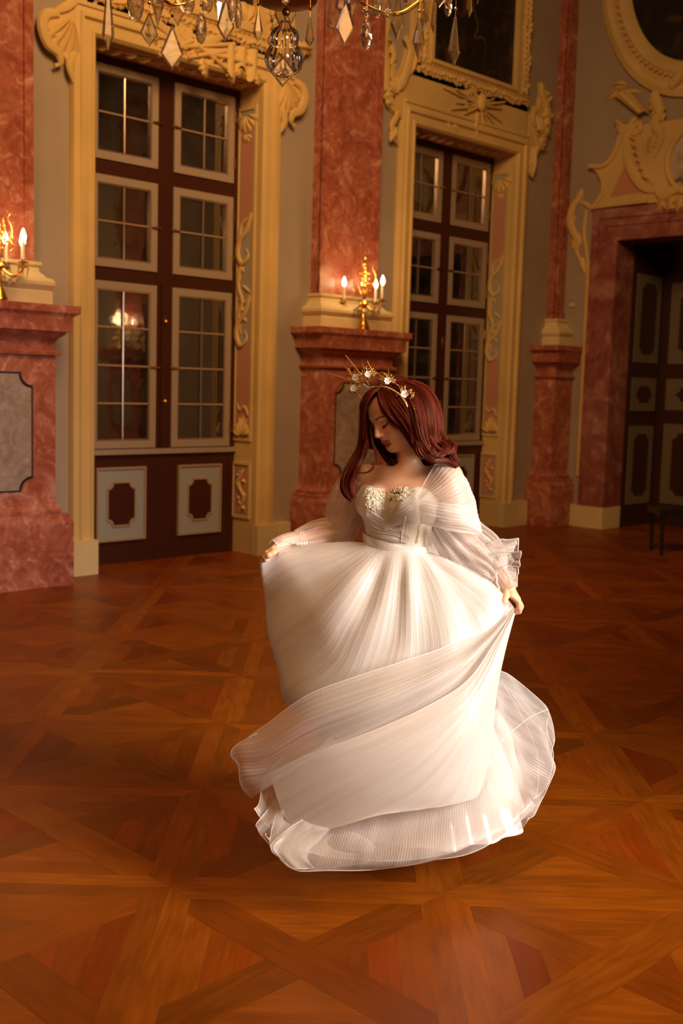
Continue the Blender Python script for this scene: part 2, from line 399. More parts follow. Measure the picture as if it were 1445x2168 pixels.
def notch_poly(hx, z0, z1, r, n=6):
    pts = []
    for (cx_, cz_, a0) in ((hx, z0, 180), (hx, z1, 270), (-hx, z1, 0), (-hx, z0, 90)):
        arc = [(cx_+r*math.cos(math.radians(a0-90*k/n)), cz_+r*math.sin(math.radians(a0-90*k/n))) for k in range(n+1)]
        pts += arc
    return pts
def panel_ring(mb, outer, inner, y0, y1, m=0):
    n = len(outer); v = [(x, y0, z) for x, z in outer]+[(x, y1, z) for x, z in outer]+[(x, y1, z) for x, z in inner]+[(x, y0, z) for x, z in inner]
    f = []
    for i in range(n):
        j = (i+1) % n
        for a in range(3): f.append((a*n+i, a*n+j, (a+1)*n+j, (a+1)*n+i))
    mb.add(v, f, m, smooth=False)
def rect(x0, x1, z0, z1): return [(x0, z0), (x1, z0), (x1, z1), (x0, z1)]
def frame_rect(mb, x0, x1, z0, z1, w, y0, y1, m=0):
    panel_ring(mb, rect(x0, x1, z0, z1), rect(x0+w, x1-w, z0+w, z1-w), y0, y1, m)

# ---------------------------------------------------------------- pedestals and pilasters
def slab_stack(mb, levels, xl, xr, m=0):
    # levels: (half width, depth, z); closed on the wall side
    P = []
    for hw, dp, z in levels:
        a, b = max(xl, -hw), min(xr, hw); P.append([(a, -.001, z), (a, -dp, z), (b, -dp, z), (b, -.001, z)])
    mb.grid(P, m, cv=True); n = len(levels)
    s = len(mb.v)-4*n; mb.f += [[s+k for k in (0, 1, 2, 3)], [s+4*(n-1)+k for k in (3, 2, 1, 0)]]
    for _ in range(2): mb.m.append(m); mb.uv.append(None); mb.c.append(None); mb.sm.append(False)
def pedestal(loc, rz, label, xl=-9, xr=9, insert=True, group='red marble pedestals'):
    t = thing('marble_pedestal', label, 'pedestal', loc, rz, group)
    mb = MB(); slab_stack(mb, [(.60, .375, 0), (.60, .375, .49), (.585, .36, .515)], xl, xr); mb.build('plinth', M['red_marble'], t, 20)
    mb = MB(); slab_stack(mb, [(.585, .36, .515), (.575, .35, .53), (.575, .35, .555), (.53, .305, .565), (.535, .31, .59), (.50, .285, .63), (.495, .28, .66)], xl, xr); mb.build('base_moulding', M['red_marble'], t, 20)
    mb = MB(); slab_stack(mb, [(.495, .28, .66), (.495, .28, 1.76)], xl, xr); mb.build('shaft', M['red_marble'], t, 20)
    mb = MB(); slab_stack(mb, [(.495, .28, 1.76), (.525, .31, 1.77), (.53, .315, 1.79), (.495, .28, 1.805), (.495, .28, 1.87), (.51, .30, 1.90), (.545, .335, 1.925), (.55, .345, 1.94), (.585, .38, 1.95), (.585, .38, 2.055), (.61, .385, 2.07), (.645, .40, 2.09), (.645, .40, 2.145)], xl, xr); mb.build('cornice', M['red_marble'], t, 20)
    if insert:
        pl = notch_poly(.30, .735, 1.637, .10); q = notch_poly(.288, .748, 1.624, .104)
        mb = MB(); mb.prism(q, lambda a, b: (a, -.275, b), lambda a, b: (a, -.2815, b)); mb.build('inset_panel', M['grey_marble'], t)
        mb = MB(); panel_ring(mb, pl, q, -.275, -.284); mb.build('inlay_border', M['black_line'], t)
    return t
def pilaster(loc, rz, label, xl=-9, xr=9, hw=.40, top=7.55):
    t = thing('marble_pilaster', label, 'pilaster', loc, rz, 'red marble pilasters')
    k = hw/.40
    mb = MB(); slab_stack(mb, [(.49*k, .25, 0), (.49*k, .25, .10), (.47*k, .235, .11), (.49*k, .25, .125), (.505*k, .265, .15), (.505*k, .265, .175), (.49*k, .25, .20), (.455*k, .21, .212), (.45*k, .20, .225), (.425*k, .17, .25), (.42*k, .165, .285), (.435*k, .185, .30), (.435*k, .185, .325)], xl, xr); mb.build('pilaster_base', M['cream'], t, 20)
    mb = MB(); slab_stack(mb, [(hw, .11, .325), (hw, .11, top-2.145)], xl, xr)
    w = .075
    if xl < -hw: mb.box(-hw, -hw+w, -.13, -.10, .325, top-2.145)
    if xr > hw: mb.box(hw-w, hw, -.13, -.10, .325, top-2.145)
    mb.box(max(xl, -hw)+.001, min(hw, xr)-.001, -.128, -.10, .326, .40)
    mb.build('pilaster_shaft', M['red_marble'], t, 20)
    return t
PC = (4.10, 7.92, 11.77)
PL = ['red marble pedestal at the left picture edge, grey inset panel outlined in black', 'red marble pedestal between the two tall windows, behind the woman', 'narrow red marble pedestal in the room corner beside the dark doorway']
QL = ['red marble pilaster at the left edge, rising behind the nearer candelabrum', 'broad red marble pilaster between the two tall windows', 'narrow red marble pilaster in the room corner right of the second window']
for k, c in enumerate(PC):
    xr = XW-.002-c if k == 2 else 9
    pedestal((c, YW, 0), 0, PL[k], xr=xr, insert=k < 2)
    pilaster((c, YW, 2.145), 0, QL[k], xr=xr, hw=.40 if k < 2 else .33)
pedestal((XW, -.25, 0), -math.pi/2, 'red marble pedestal on the right wall, seen only mirrored in the window panes')
pilaster((XW, -.25, 2.145), -math.pi/2, 'red marble pilaster on the right wall, seen only mirrored in the window panes')

# ---------------------------------------------------------------- tall windows
YD = 8.25
def tall_window(c, num):
    f = thing('window_%d' % num, None, None, (c+.045, YD, 0)); tag(f, kind='structure')
    mb = MB(); H = .825; mu = .0826
    # brown wooden framework
    mb.box(-H-.03, -.755+.0, -.02, .06, 0, ZO-.01); mb.box(.765, H+.02, -.02, .06, 0, ZO-.01); mb.box(-mu, mu, -.02, .06, .0, ZO-.01)
    for z0, z1 in ((4.19, ZO-.01), (3.30, 3.418), (2.43, 2.54), (.0, 1.005)): mb.box(-.765, .765, -.017, .057, z0, z1)
    mb.box(-.035, .035, -.035, -.015, 1.0, 2.45)
    mb.build('window_frame', M['brown'], f)
    MB().box(-H, H, -.05, -.015, .955, 1.0).build('window_sill', M['taupe'], f)
    for sx in (-1, 1):
        x0, x1 = (mu, .765) if sx > 0 else (-.765, -mu)
        for z0, z1, rows in ((3.418, 4.19, 2), (2.54, 3.30, 2), (1.005, 2.43, 4)):
            s = MB(); fw = .065; frame_rect(s, x0+.004, x1-.004, z0+.004, z1-.004, fw, .03, -.03)
            so = s.build('sash', M['taupe'], f)
            gx0, gx1, gz0, gz1 = x0+fw, x1-fw, z0+fw, z1-fw
            b = MB(); frame_rect(b, gx0, gx1, gz0, gz1, .018, -.006, -.022, 0)
            b.build('glazing_bead', M['lead'], so)
            xm = (gx0+gx1)/2
            MB().tube([(xm, -.012, gz0), (xm, -.012, gz1)], .0105, 8).build('muntin', M['lead'], so)
            for r in range(1, rows):
                zz = gz0+(gz1-gz0)*r/rows
                MB().tube([(gx0, -.010, zz), (gx1, -.010, zz)], .009, 8).build('muntin', M['tan'], so)
            for r in range(rows):
                for h in range(2):
                    a0, a1 = (gx0, xm) if h == 0 else (xm, gx1); q0, q1 = gz0+(gz1-gz0)*r/rows, gz0+(gz1-gz0)*(r+1)/rows
                    p = MB().box(a0, a1, -.0035, 0, q0, q1).build('pane', M['pane'], so)
                    p.rotation_euler = (0, 0, 0)
            if sx > 0:
                for zz in (z0+.18, z1-.18): MB().tube([(x1-.002, -.035, zz-.05), (x1-.002, -.035, zz+.05)], .010, 8).build('hinge', M['brass'], so)
            hx = x0+.02 if sx > 0 else x1-.02
            MB().box(hx-.012, hx+.012, -.042, -.028, (z0+z1)/2-.012, (z0+z1)/2+.012).box(hx-.05, hx+.05, -.046, -.040, (z0+z1)/2-.005, (z0+z1)/2+.005).build('latch', M['brass'], so)
    for zz in (2.12, 1.42):
        mb = MB().sphere((0, -.045, zz), .018, 8)
        for a in range(4): mb.tube([(0, -.042, zz), (.03*math.cos(a*math.pi/2), -.04, zz+.055*math.sin(a*math.pi/2))], [.012, .006], 6)
        mb.build('latch', M['brass'], f)
    for x0, x1 in ((-.70, -.19), (.165, .665)):
        b = MB(); frame_rect(b, x0, x1, .20, .845, .018, 0, -.045)
        p = b.build('lower_panel', M['tan'], f)
        MB().box(x0+.015, x1-.015, -.032, -.018, .215, .83).build('panel_field', M['bluegrey'], p)
        xm, hx = (x0+x1)/2, (x1-x0)/2-.105
        q = [(xm+a, z) for a, z in notch_poly(hx, .325, .72, .055)]; q2 = [(xm+a, z) for a, z in notch_poly(hx-.015, .34, .705, .055)]
        b = MB(); panel_ring(b, q, q2, -.03, -.042); b.build('panel_moulding', M['tan'], p)
        MB().prism(q2, lambda a, z: (a, -.03, z), lambda a, z: (a, -.035, z)).build('panel_centre', M['brown'], p)
    MB().box(-1.0, 1.0, .32, .36, 0, 4.4).build('night_backing', M['night'], f)  # dark sheet added behind the panes, stands for the night outside
    return f
def surround(c, num, label):
    t = thing('window_surround', label, 'window surround', (c, YW, 0), 0, 'stucco window surrounds')
    for s in (-1, 1):
        mb = MB(); a, b = HO, 1.09
        prof = [(a, .0), (a, -.045), (a+.022, -.07), (a+.04, -.07), (a+.05, -.055), (a+.115, -.055), (a+.125, -.085), (a+.15, -.085), (a+.158, -.07), (b-.012, -.06), (b, -.03), (b, .0)]
        P = [[(s*x, y, z) for x, y in prof] for z in (.28,)]+[[(s*x, y, ZO+(x-HO)) for x, y in prof]]; mb.grid(P, 0, flip=s < 0)
        mb.build('jamb', M['stucco'], t, 25)
        MB().box(*sorted((s*(a-.01), s*(b+.015))), -.095, .0, 0, .285).build('jamb_plinth', M['cream'], t)
    mb = MB(); P = [[(x, y, ZO+(q-HO)) for x in ((-q if k == 0 else q) for k in (0, 1))] for q, y in prof]
    mb.grid(P, 0); mb.build('lintel', M['stucco'], t, 25)
    # frieze under the picture
    mb = MB(); mb.box(-1.02, 1.02, -.05, 0, ZO+.21, 4.90); mb.box(-1.06, 1.06, -.075, 0, ZO+.205, ZO+.235); mb.build('frieze', M['stucco'], t)
    # right hand reveal with its panels, facing the opening
    x = HO+.012
    for s in (-1, 1):
        mb = MB(); x0, x1 = (x-.012, x+.004) if s > 0 else (-x-.004, -x+.012)
        mb.box(x0, x1, -.002, .31, 0, ZO); rv = mb.build('reveal', M['cream'] if 0 else M['stucco'], t)
        xf = x0 if s > 0 else x1; sg = -s
        for z0, z1, w in ((1.06, 4.1, .03), (.33, .86, .025)):
            mb = MB(); v = lambda y, z, h: (xf+sg*h, y, z)
            o_ = rect(.035, .30, z0, z1); i_ = rect(.035+w, .30-w, z0+w, z1-w); n = 4
            vv = [v(a, b, 0) for a, b in o_]+[v(a, b, .014) for a, b in o_]+[v(a, b, .014) for a, b in i_]+[v(a, b, 0) for a, b in i_]
            mb.add(vv, [(q*4+i, q*4+(i+1) % 4, (q+1)*4+(i+1) % 4, (q+1)*4+i) for q in range(3) for i in range(4)], 0, smooth=False)
            fr = mb.build('panel_frame', M['stucco'], t)
            MB().box(*sorted((xf, xf+sg*.003)), .035+w, .30-w, z0+w, z1-w).build('panel_field', M['greypanel'], fr)
            if z1 > 2:
                for a0, a1 in ((3.05, 4.0), (1.2, 1.95)): MB().box(*sorted((xf, xf+sg*.006)), .09, .25, a0, a1).build('pink_field', M['pink'], fr)
            else: MB().box(*sorted((xf, xf+sg*.006)), .085, .255, z0+.05, z1-.05).build('pink_field', M['pink'], fr)
            fm = lambda a, b, h: (xf+sg*(.004+h), a, b); ob = MB()
            if z1 > 2:
                for dz, fl in ((0, 1), (-.75, -1)):
                    stroke(ob, [(.08, 3.15+dz), (.14, 3.0+dz), (.24, 2.9+dz), (.26, 2.78+dz), (.2, 2.7+dz), (.12, 2.76+dz), (.15, 2.83+dz)], .028, fm)
                    stroke(ob, [(.24, 2.9+dz), (.22, 3.05+dz), (.10, 3.12+dz)], .018, fm)
                stroke(ob, [(.22, 2.7), (.25, 2.5), (.19, 2.35), (.24, 2.2), (.2, 2.05)], .02, fm)
                for q in range(7): leafy(ob, (.21+.02*math.sin(q*2), 2.68-q*.09), (.17+.1*math.sin(q*2.4), 2.62-q*.09), .02, fm, h=.012)
                shell_fan(ob, (.165, 4.03), .15, -math.pi*.98, -.06, fm, 6, h=.03); shell_fan(ob, (.165, 3.86), .07, -math.pi*.9, -.3, fm, 4, h=.02)
                shell_fan(ob, (.165, 1.10), .13, .1, math.pi*.95, fm, 5, h=.03); stroke(ob, [(.08, 1.3), (.13, 1.38), (.2, 1.35), (.25, 1.42)], .018, fm)
                for q in range(5): leafy(ob, (.165, 1.12), (.165+.09*math.cos(.5+q*.53), 1.14+.16*math.sin(.5+q*.53)), .022, fm, h=.02)
            else:
                stroke(ob, [(.13, z1-.07), (.17, z1-.13), (.21, z1-.2), (.16, z1-.27), (.12, z1-.34), (.17, z1-.42), (.2, z1-.46)], .02, fm)
                for q in range(9): leafy(ob, (.165+.02*math.sin(q*2.2), z1-.08-q*.042), (.165+.075*math.sin(q*2.2), z1-.1-q*.042), .02, fm, h=.018)
            ob.build('relief_ornament', M['stucco_gilt'], fr)
    MB().box(-HO, HO, .0, .34, ZO-.012, ZO+.02).build('soffit', M['pink'], t)
    fm = lambda a, b, h: (a, h, b)
    sf = MB(); ff = lambda a, b, h: (a, b, ZO-.014-h)
    for q in range(-5, 6): leafy(sf, (q*.14, .05), (q*.14+.09*(-1 if q < 0 else 1), .15+.06*math.sin(q*3)), .045, ff, h=.03)
    for q in (-1, 1): stroke(sf, [(q*.1, .08), (q*.3, .12), (q*.5, .06), (q*.7, .1)], .02, ff)
    sf.build('soffit_ornament', M['stucco_gilt'], t)
    return t
for k, c in enumerate(WC): tall_window(c, k+1)
S1 = surround(WC[0], 1, 'ochre stucco surround of the nearer window, shell scrolls at its top corners')
S2 = surround(WC[1], 2, 'ochre stucco surround of the far window, trophy relief beneath a dark painting')

def pic_frame(cx, z0, z1, hx, label, name='painting'):
    t = thing(name, label, 'painting', (cx, YW, z0), 0)
    mb = MB(); frame_rect(mb, -hx, hx, 0, z1-z0, .04, 0, -.10); frame_rect(mb, -hx-.10, hx+.10, -.10, z1-z0+.1, .11, 0, -.075); frame_rect(mb, -hx-.24, hx+.24, -.17, z1-z0+.2, .15, 0, -.05)
    fr = mb.build('picture_frame', M['stucco'], t)
    ob = MB(); rg = random.Random(3); ff = lambda a, b, h: (a, -.07-h, b)
    for s in (-1, 1):
        zz = 0
        while zz < z1-z0:
            for q in (.10, .17): leafy(ob, (s*(hx+q), zz), (s*(hx+q+rg.uniform(-.03, .05)), zz+.08), .03, ff, 3, h=.03)
            zz += .06
    xx = -hx-.2
    while xx < hx+.2:
        leafy(ob, (xx, -.10+rg.uniform(-.02, .02)), (xx+.08, -.08+rg.uniform(-.04, .02)), .035, ff, 3, h=.03); leafy(ob, (xx, -.02), (xx+.07, -.03), .02, ff, 3, h=.02); xx += .055
    ob.build('carved_foliage', M['stucco_gilt'], fr)
    return t
def canvas_mat():
    m = mat('dark_oil_canvas', (.012, .009, .007), .5); t = NT(m); co = t.n('TexCoord').outputs['Object']
    n = t.n('TexNoise', i_Vector=co, i_Scale=2.2, i_Detail=4., i_Distortion=2.2)
    t.link(t.ramp(n.outputs[0], [(.5, (.010, .008, .007)), (.62, (.05, .022, .012)), (.72, (.10, .05, .02))]), t.b.inputs['Base Color']); return m
M['canvas'] = canvas_mat()
for c, lb in ((WC[1], 'dark oil painting above the far window in a carved ochre frame'), (WC[0], 'dark oil painting above the nearer window, mostly hidden by the chandelier')):
    z0, hx = 4.93, .75
    if c == WC[0]: z0 = 4.66
    t = pic_frame(c+.03, z0, 7.0, hx, lb); MB().box(-hx+.03, hx-.03, -.035, -.02, .03, 7.0-z0-.03).build('canvas', M['canvas'], t)
    ob = MB(); fc = lambda a, b, h: (a, -.036-h, b)
    cm = mat('faded_ochre_paint', (.10, .06, .02), .6)
    if c == WC[1]:
        for pts, r in (([(-.15, 1.1), (-.05, .75), (.05, .55), (.0, .42), (.12, .45), (.2, .38), (.17, .1)], .012), ([(.55, 1.2), (.45, .95), (.35, .9)], .012), ([(.25, 1.15), (.32, .98)], .01)): stroke(ob, pts, r, fc, depth=.15)
        ob.build('painted_figure', cm, t)

# rococo relief over the far window
fw2 = lambda a, b, h: (a, -.05-h, b)
o2 = MB()
for pts, r in (([(-1.36, 5.2), (-1.40, 5.06), (-1.42, 4.92), (-1.37, 4.76), (-1.35, 4.56), (-1.26, 4.44), (-1.15, 4.36)], .055),
               ([(-1.10, 5.10), (-1.01, 5.0), (-1.03, 4.88), (-1.08, 4.73), (-1.16, 4.60), (-1.25, 4.62), (-1.27, 4.74), (-1.22, 4.80)], .05),
               ([(-1.15, 4.36), (-1.20, 4.28), (-1.25, 4.2), (-1.21, 4.09), (-1.14, 4.06)], .035),
               ([(-1.30, 5.0), (-1.25, 4.88), (-1.28, 4.78)], .03),
               ([(1.26, 5.12), (1.28, 5.0), (1.37, 4.90), (1.40, 4.75), (1.38, 4.6), (1.28, 4.45), (1.2, 4.3), (1.16, 4.1)], .05),
               ([(1.20, 4.82), (1.13, 4.74), (1.17, 4.65), (1.25, 4.67)], .03), ([(1.1, 4.6), (1.2, 4.5), (1.26, 4.35)], .04)):
    stroke(o2, pts, r, fw2)
for s, bx, bz, tx, tz, w in ((1, 1.36, 4.9, 1.44, 5.05, .04), (1, 1.38, 4.75, 1.50, 4.82, .05), (1, 1.36, 4.6, 1.47, 4.60, .04), (1, 1.30, 4.45, 1.38, 4.42, .04), (1, 1.16, 4.4, 1.13, 4.05, .05), (-1, -1.36, 4.56, -1.5, 4.45, .05), (-1, -1.2, 4.2, -1.28, 4.05, .04), (-1, -1.0, 4.75, -.92, 5.0, .06)): leafy(o2, (bx, bz), (tx, tz), w, fw2, h=.05)
for pl in ([(-1.12, 4.30), (-1.27, 4.38), (-1.38, 4.56), (-1.40, 4.80), (-1.44, 4.98), (-1.36, 5.14), (-1.28, 4.98), (-1.26, 4.82), (-1.16, 4.70), (-1.08, 4.82), (-1.0, 5.1), (-.98, 4.6), (-1.02, 4.36)],
           [(1.10, 4.10), (1.10, 4.75), (1.18, 4.86), (1.24, 4.84), (1.28, 5.0), (1.27, 5.14), (1.33, 5.08), (1.42, 4.92), (1.46, 4.76), (1.42, 4.58), (1.32, 4.42), (1.22, 4.26), (1.16, 4.06)]):
    o2.prism(pl, lambda a, b: (a, .0, b), lambda a, b: (a, -.055, b))
shell_fan(o2, (1.22, 4.56), .20, math.radians(-30), math.radians(110), fw2, 5, h=.05); shell_fan(o2, (-1.2, 4.5), .18, math.radians(70), math.radians(200), fw2, 5, h=.05)
for q in range(6): leafy(o2, (1.30+.02*math.sin(q), 4.98-.11*q), (1.44-.01*q, 5.04-.12*q), .045, fw2, h=.05); leafy(o2, (-1.30, 4.98-.11*q), (-1.44+.02*q, 5.0-.12*q), .04, fw2, h=.05)
o2.build('scroll_ornament', M['stucco_gilt'], S2)
ft = lambda a, b, h: (a, -.055-h, b); tr = MB(); C0 = (.13, 4.66)
for a, L, r in ((172, .62, .013), (163, .42, .016), (188, .40, .014), (200, .5, .013), (20, .48, .016), (8, .40, .014), (-18, .42, .014), (-35, .38, .014), (-52, .3, .013), (33, .3, .013), (-75, .27, .018), (215, .42, .013), (150, .3, .012)):
    tr.tube([ft(C0[0]+.03*math.cos(math.radians(a)), C0[1]+.03*math.sin(math.radians(a)), .03), ft(C0[0]+L*math.cos(math.radians(a)), C0[1]+L*.75*math.sin(math.radians(a)), .012)], [r, r*.7], 7)
tr.sphere((C0[0], -.10, C0[1]+.03), .07, 12, sc=(1, .6, 1.4)); stroke(tr, [(.1, 4.72), (.0, 4.78), (-.1, 4.74), (-.18, 4.76)], .035, ft); stroke(tr, [(.05, 4.6), (-.08, 4.6), (-.12, 4.66), (-.2, 4.6)], .025, ft); stroke(tr, [(.2, 4.78), (.4, 4.82), (.6, 4.84)], .02, ft)
stroke(tr, [(.12, 4.58), (.09, 4.45), (.12, 4.33)], .03, ft)
for q in range(9): leafy(tr, (-.45+q*.03, 4.42+.02*math.sin(q*2)), (-.4+q*.03, 4.36+.05*math.cos(q*1.7)), .025, ft, h=.02)
tr.build('trophy_relief', M['stucco_gilt'], S2)
# rococo relief over the nearer window
fw1 = fw2; o1 = MB()
for s in (-1, 1):
    X = lambda a: s*a-(0 if s < 0 else .0)
    for pts, r in (([(1.22, 4.36), (1.32, 4.33), (1.36, 4.24), (1.31, 4.12), (1.22, 4.07), (1.20, 4.0), (1.25, 3.97)], .045), ([(1.06, 4.5), (1.16, 4.42), (1.26, 4.36)], .04), ([(1.08, 4.1), (1.12, 4.0), (1.08, 3.88)], .035), ([(1.30, 4.24), (1.24, 4.20), (1.20, 4.26)], .025)):
        stroke(o1, [(X(a), b) for a, b in pts], r, fw1)
    shell_fan(o1, (X(1.10), 4.36), .26, *((math.radians(215), math.radians(290)) if s < 0 else (math.radians(-110), math.radians(-35))), fw1, 5, h=.05)
    for a, b, c_, d in ((1.1, 4.5, 1.1, 4.75), (1.05, 4.75, 1.25, 4.68), (1.2, 4.66, 1.45, 4.66), (1.15, 4.8, 1.2, 5.1)): leafy(o1, (X(a), b), (X(c_), d), .06, fw1, h=.06)
    o1.prism([(X(a), b) for a, b in ((1.02, 4.0), (1.14, 4.02), (1.2, 4.12), (1.3, 4.16), (1.34, 4.28), (1.24, 4.36), (1.14, 4.44), (1.14, 4.7), (1.2, 5.0), (1.1, 5.2), (1.0, 5.1))], lambda a, b: (a, .0, b), lambda a, b: (a, -.055, b))
    stroke(o1, [(X(1.05), 4.55), (X(1.15), 4.8), (X(1.1), 5.1), (X(1.2), 5.4)], .06, fw1)
stroke(o1, spiral(-.02, 4.50, .10, 2.2, math.radians(-90), -1), .028, fw1, taper=False)
stroke(o1, [(-.12, 4.42), (-.3, 4.5), (-.5, 4.52), (-.62, 4.68), (-.8, 4.66), (-.9, 4.5)], .045, fw1)
stroke(o1, [(.05, 4.42), (.25, 4.50), (.5, 4.66), (.72, 4.72), (.85, 4.6)], .05, fw1); stroke(o1, [(.1, 4.4), (.35, 4.42), (.6, 4.5), (.75, 4.45)], .035, fw1)
for pts in ([(-.3, 4.25), (.05, 4.45)], [(.1, 4.42), (.42, 4.30)], [(.2, 4.38), (.7, 4.40)], [(-.1, 4.36), (.5, 4.52)], [(0.0, 4.30), (.4, 4.44)]): o1.tube([fw1(pts[0][0], pts[0][1], .03), fw1(pts[1][0], pts[1][1], .03)], .018, 7)
for q in range(12): leafy(o1, (-.35+q*.1, 4.36+.03*math.sin(q*2)), (-.30+q*.1, 4.28+.1*math.cos(q*1.9)), .045, fw1, h=.05)
fab = [[(a, -.06-.05*abs(math.sin(a*24))*(1-.3*v), 4.50+.06*a-.02-v*(.22+.06*math.sin(a*30))) for v in [i/8 for i in range(9)]] for a in [.42+.36*i/30 for i in range(31)]]
o1.grid(fab); shell_fan(o1, (.62, 4.72), .17, 0, math.pi, fw1, 5, h=.05)
o1.build('scroll_ornament', M['stucco_gilt'], S1)

# ---------------------------------------------------------------- door in the right wall
FX = 11.55
t = thing('marble_door_surround', 'dark red marble surround of the unlit doorway on the right wall', 'door surround', (XW, 6.15, 0), -math.pi/2)
# local x runs along -Y (right when facing the wall), local -y points into the room
hO, hF = .95, 1.325
for s in (-1, 1):
    mb = MB(); a, b = hO, hF; prof = [(a, .28), (a, -.10), (a+.04, -.10), (a+.05, -.085), (a+.16, -.085), (a+.17, -.10), (a+.20, -.10), (a+.21, -.075), (a+.25, -.075), (a+.26, -.095), (a+.30, -.095), (a+.31, -.06), (b, -.06), (b, 0)]
    mb.grid([[(s*x, y, .255) for x, y in prof], [(s*x, y, DZ+(x-hO)) for x, y in prof]], 0, flip=s < 0); mb.build('jamb', M['dark_marble'], t, 20)
    MB().box(*sorted((s*(a-.01), s*(b+.012))), -.115, .28, 0, .255).build('jamb_plinth', M['cream'], t)
mb = MB(); mb.grid([[(x, y, DZ+(q-hO)) for x in (-q, q)] for q, y in prof]); mb.build('lintel', M['dark_marble'], t, 20)
# stucco overdoor
od = MB(); fo_ = lambda a, b: (a, 0, b)
half = [(-1.33, 3.745), (-1.21, 3.86), (-1.20, 4.10), (-1.26, 4.13), (-1.40, 4.24), (-1.20, 4.23), (-1.06, 4.36), (-.98, 4.56), (-.86, 4.62)]
poly = half+[(-x, z) for x, z in half[::-1]]
od.prism(poly, lambda a, b: (a, .0, b), lambda a, b: (a, -.06, b)); odo = od.build('overdoor_panel', M['stucco'], t)
for s in (-1, 1):
    pk = [(s*1.10, 3.86), (s*.62, 3.88), (s*.72, 4.02), (s*.86, 4.33)]
    MB().prism(pk, lambda a, b: (a, -.055, b), lambda a, b: (a, -.064, b)).build('pink_field', M['pink'], t)
fe = lambda a, b, h: (a, -.06-h, b); fz = lambda a, b, h: (a, -.0-h, b)
ob = MB()
for s in (-1, 1):
    q = lambda L: [(s*a, b) for a, b in L]
    stroke(ob, q([(1.40, 4.24), (1.20, 4.23), (1.07, 4.35), (.99, 4.56), (.9, 4.64)]), .03, fe, taper=False)
    stroke(ob, q([(1.27, 4.15), (1.21, 4.05), (1.21, 3.9), (1.33, 3.76)]), .025, fe, taper=False)
    od2 = [(1.33, 3.755), (.6, 3.765)]; ob.tube([fe(s*a, b, .01) for a, b in od2], .02, 6)
    stroke(ob, q([(.92, 4.55), (.88, 4.3), (.80, 4.1), (.66, 3.92), (.52, 3.86)]), .07, fe); stroke(ob, q([(.78, 4.5), (.72, 4.3), (.66, 4.1), (.55, 3.95)]), .05, fe)
    for k in range(6): leafy(ob, (s*(.90-.04*k), 4.5-.09*k), (s*(.78-.04*k), 4.44-.09*k), .03, fe, h=.05)
    stroke(ob, q(spiral(.80, 4.60, .10, 1.5, math.radians(90), -1)), .035, fe); stroke(ob, q([(1.04, 4.68), (.98, 4.58), (.88, 4.60), (.72, 4.66)]), .04, fe)
    leafy(ob, (s*.95, 4.58), (s*1.08, 4.74), .04, fe, h=.04)
    # horn shaped vases beneath the oval
    P = []
    for i in range(9):
        u = i/8; P.append([fz(s*(1.0-.28*u)+s*(.11-.05*u)*(math.cos(w)), 5.0-.26*u+.01*math.cos(w*3), .05+.08*math.sin(w)+.01*math.cos(9*w)) for w in [math.pi*j/14 for j in range(15)]])
    ob.grid(P); stroke(ob, q([(1.22, 5.03), (1.10, 5.01), (.95, 5.03), (.80, 5.0)]), .035, fz); leafy(ob, (s*1.1, 5.05), (s*1.28, 5.0), .04, fz, h=.05); leafy(ob, (s*1.0, 5.1), (s*1.18, 5.15), .05, fz, h=.05)
    stroke(ob, q([(.60, 4.95), (.52, 4.75), (.56, 4.6), (.48, 4.45), (.55, 4.25)]), .06, fe); leafy(ob, (s*.62, 4.9), (s*.5, 4.6), .08, fe, h=.07); leafy(ob, (s*.56, 4.5), (s*.66, 4.3), .06, fe, h=.06)
    # side drops
    stroke(ob, q([(1.52, 3.90), (1.62, 3.82), (1.66, 3.65), (1.60, 3.5), (1.52, 3.4), (1.55, 3.28), (1.46, 3.12)]), .05, fz)
    stroke(ob, q([(1.36, 3.75), (1.45, 3.82), (1.56, 3.86)]), .03, fz); stroke(ob, q([(1.44, 3.75), (1.46, 3.5), (1.40, 3.2), (1.38, 2.9), (1.38, .6)]), .022, fz, taper=False)
    for a, b, c_, d in ((1.6, 3.86, 1.5, 4.0), (1.6, 3.7, 1.72, 3.62), (1.55, 3.45, 1.64, 3.32), (1.48, 3.2, 1.44, 3.0)): leafy(ob, (s*a, b), (s*c_, d), .05, fz, h=.04)
for k in range(-4, 5): leafy(ob, (k*.10, 3.80), (k*.12, 3.62-.06*math.cos(k*.5)), .055, fe, h=.07)
for s in (-1, 1):
    stroke(ob, [(s*.5, 3.9), (s*.4, 3.8), (s*.25, 3.86), (s*.1, 3.78)], .06, fe); stroke(ob, [(s*.1, 3.72), (s*.3, 3.66), (s*.42, 3.72), (s*.5, 3.66)], .035, fe)
stroke(ob, [(-.4, 4.98), (-.2, 5.14), (0, 5.2), (.2, 5.14), (.4, 4.98)], .07, fe); leafy(ob, (0, 5.05), (0, 5.35), .12, fe, h=.1)
ob.build('scroll_ornament', M['stucco_gilt'], t)
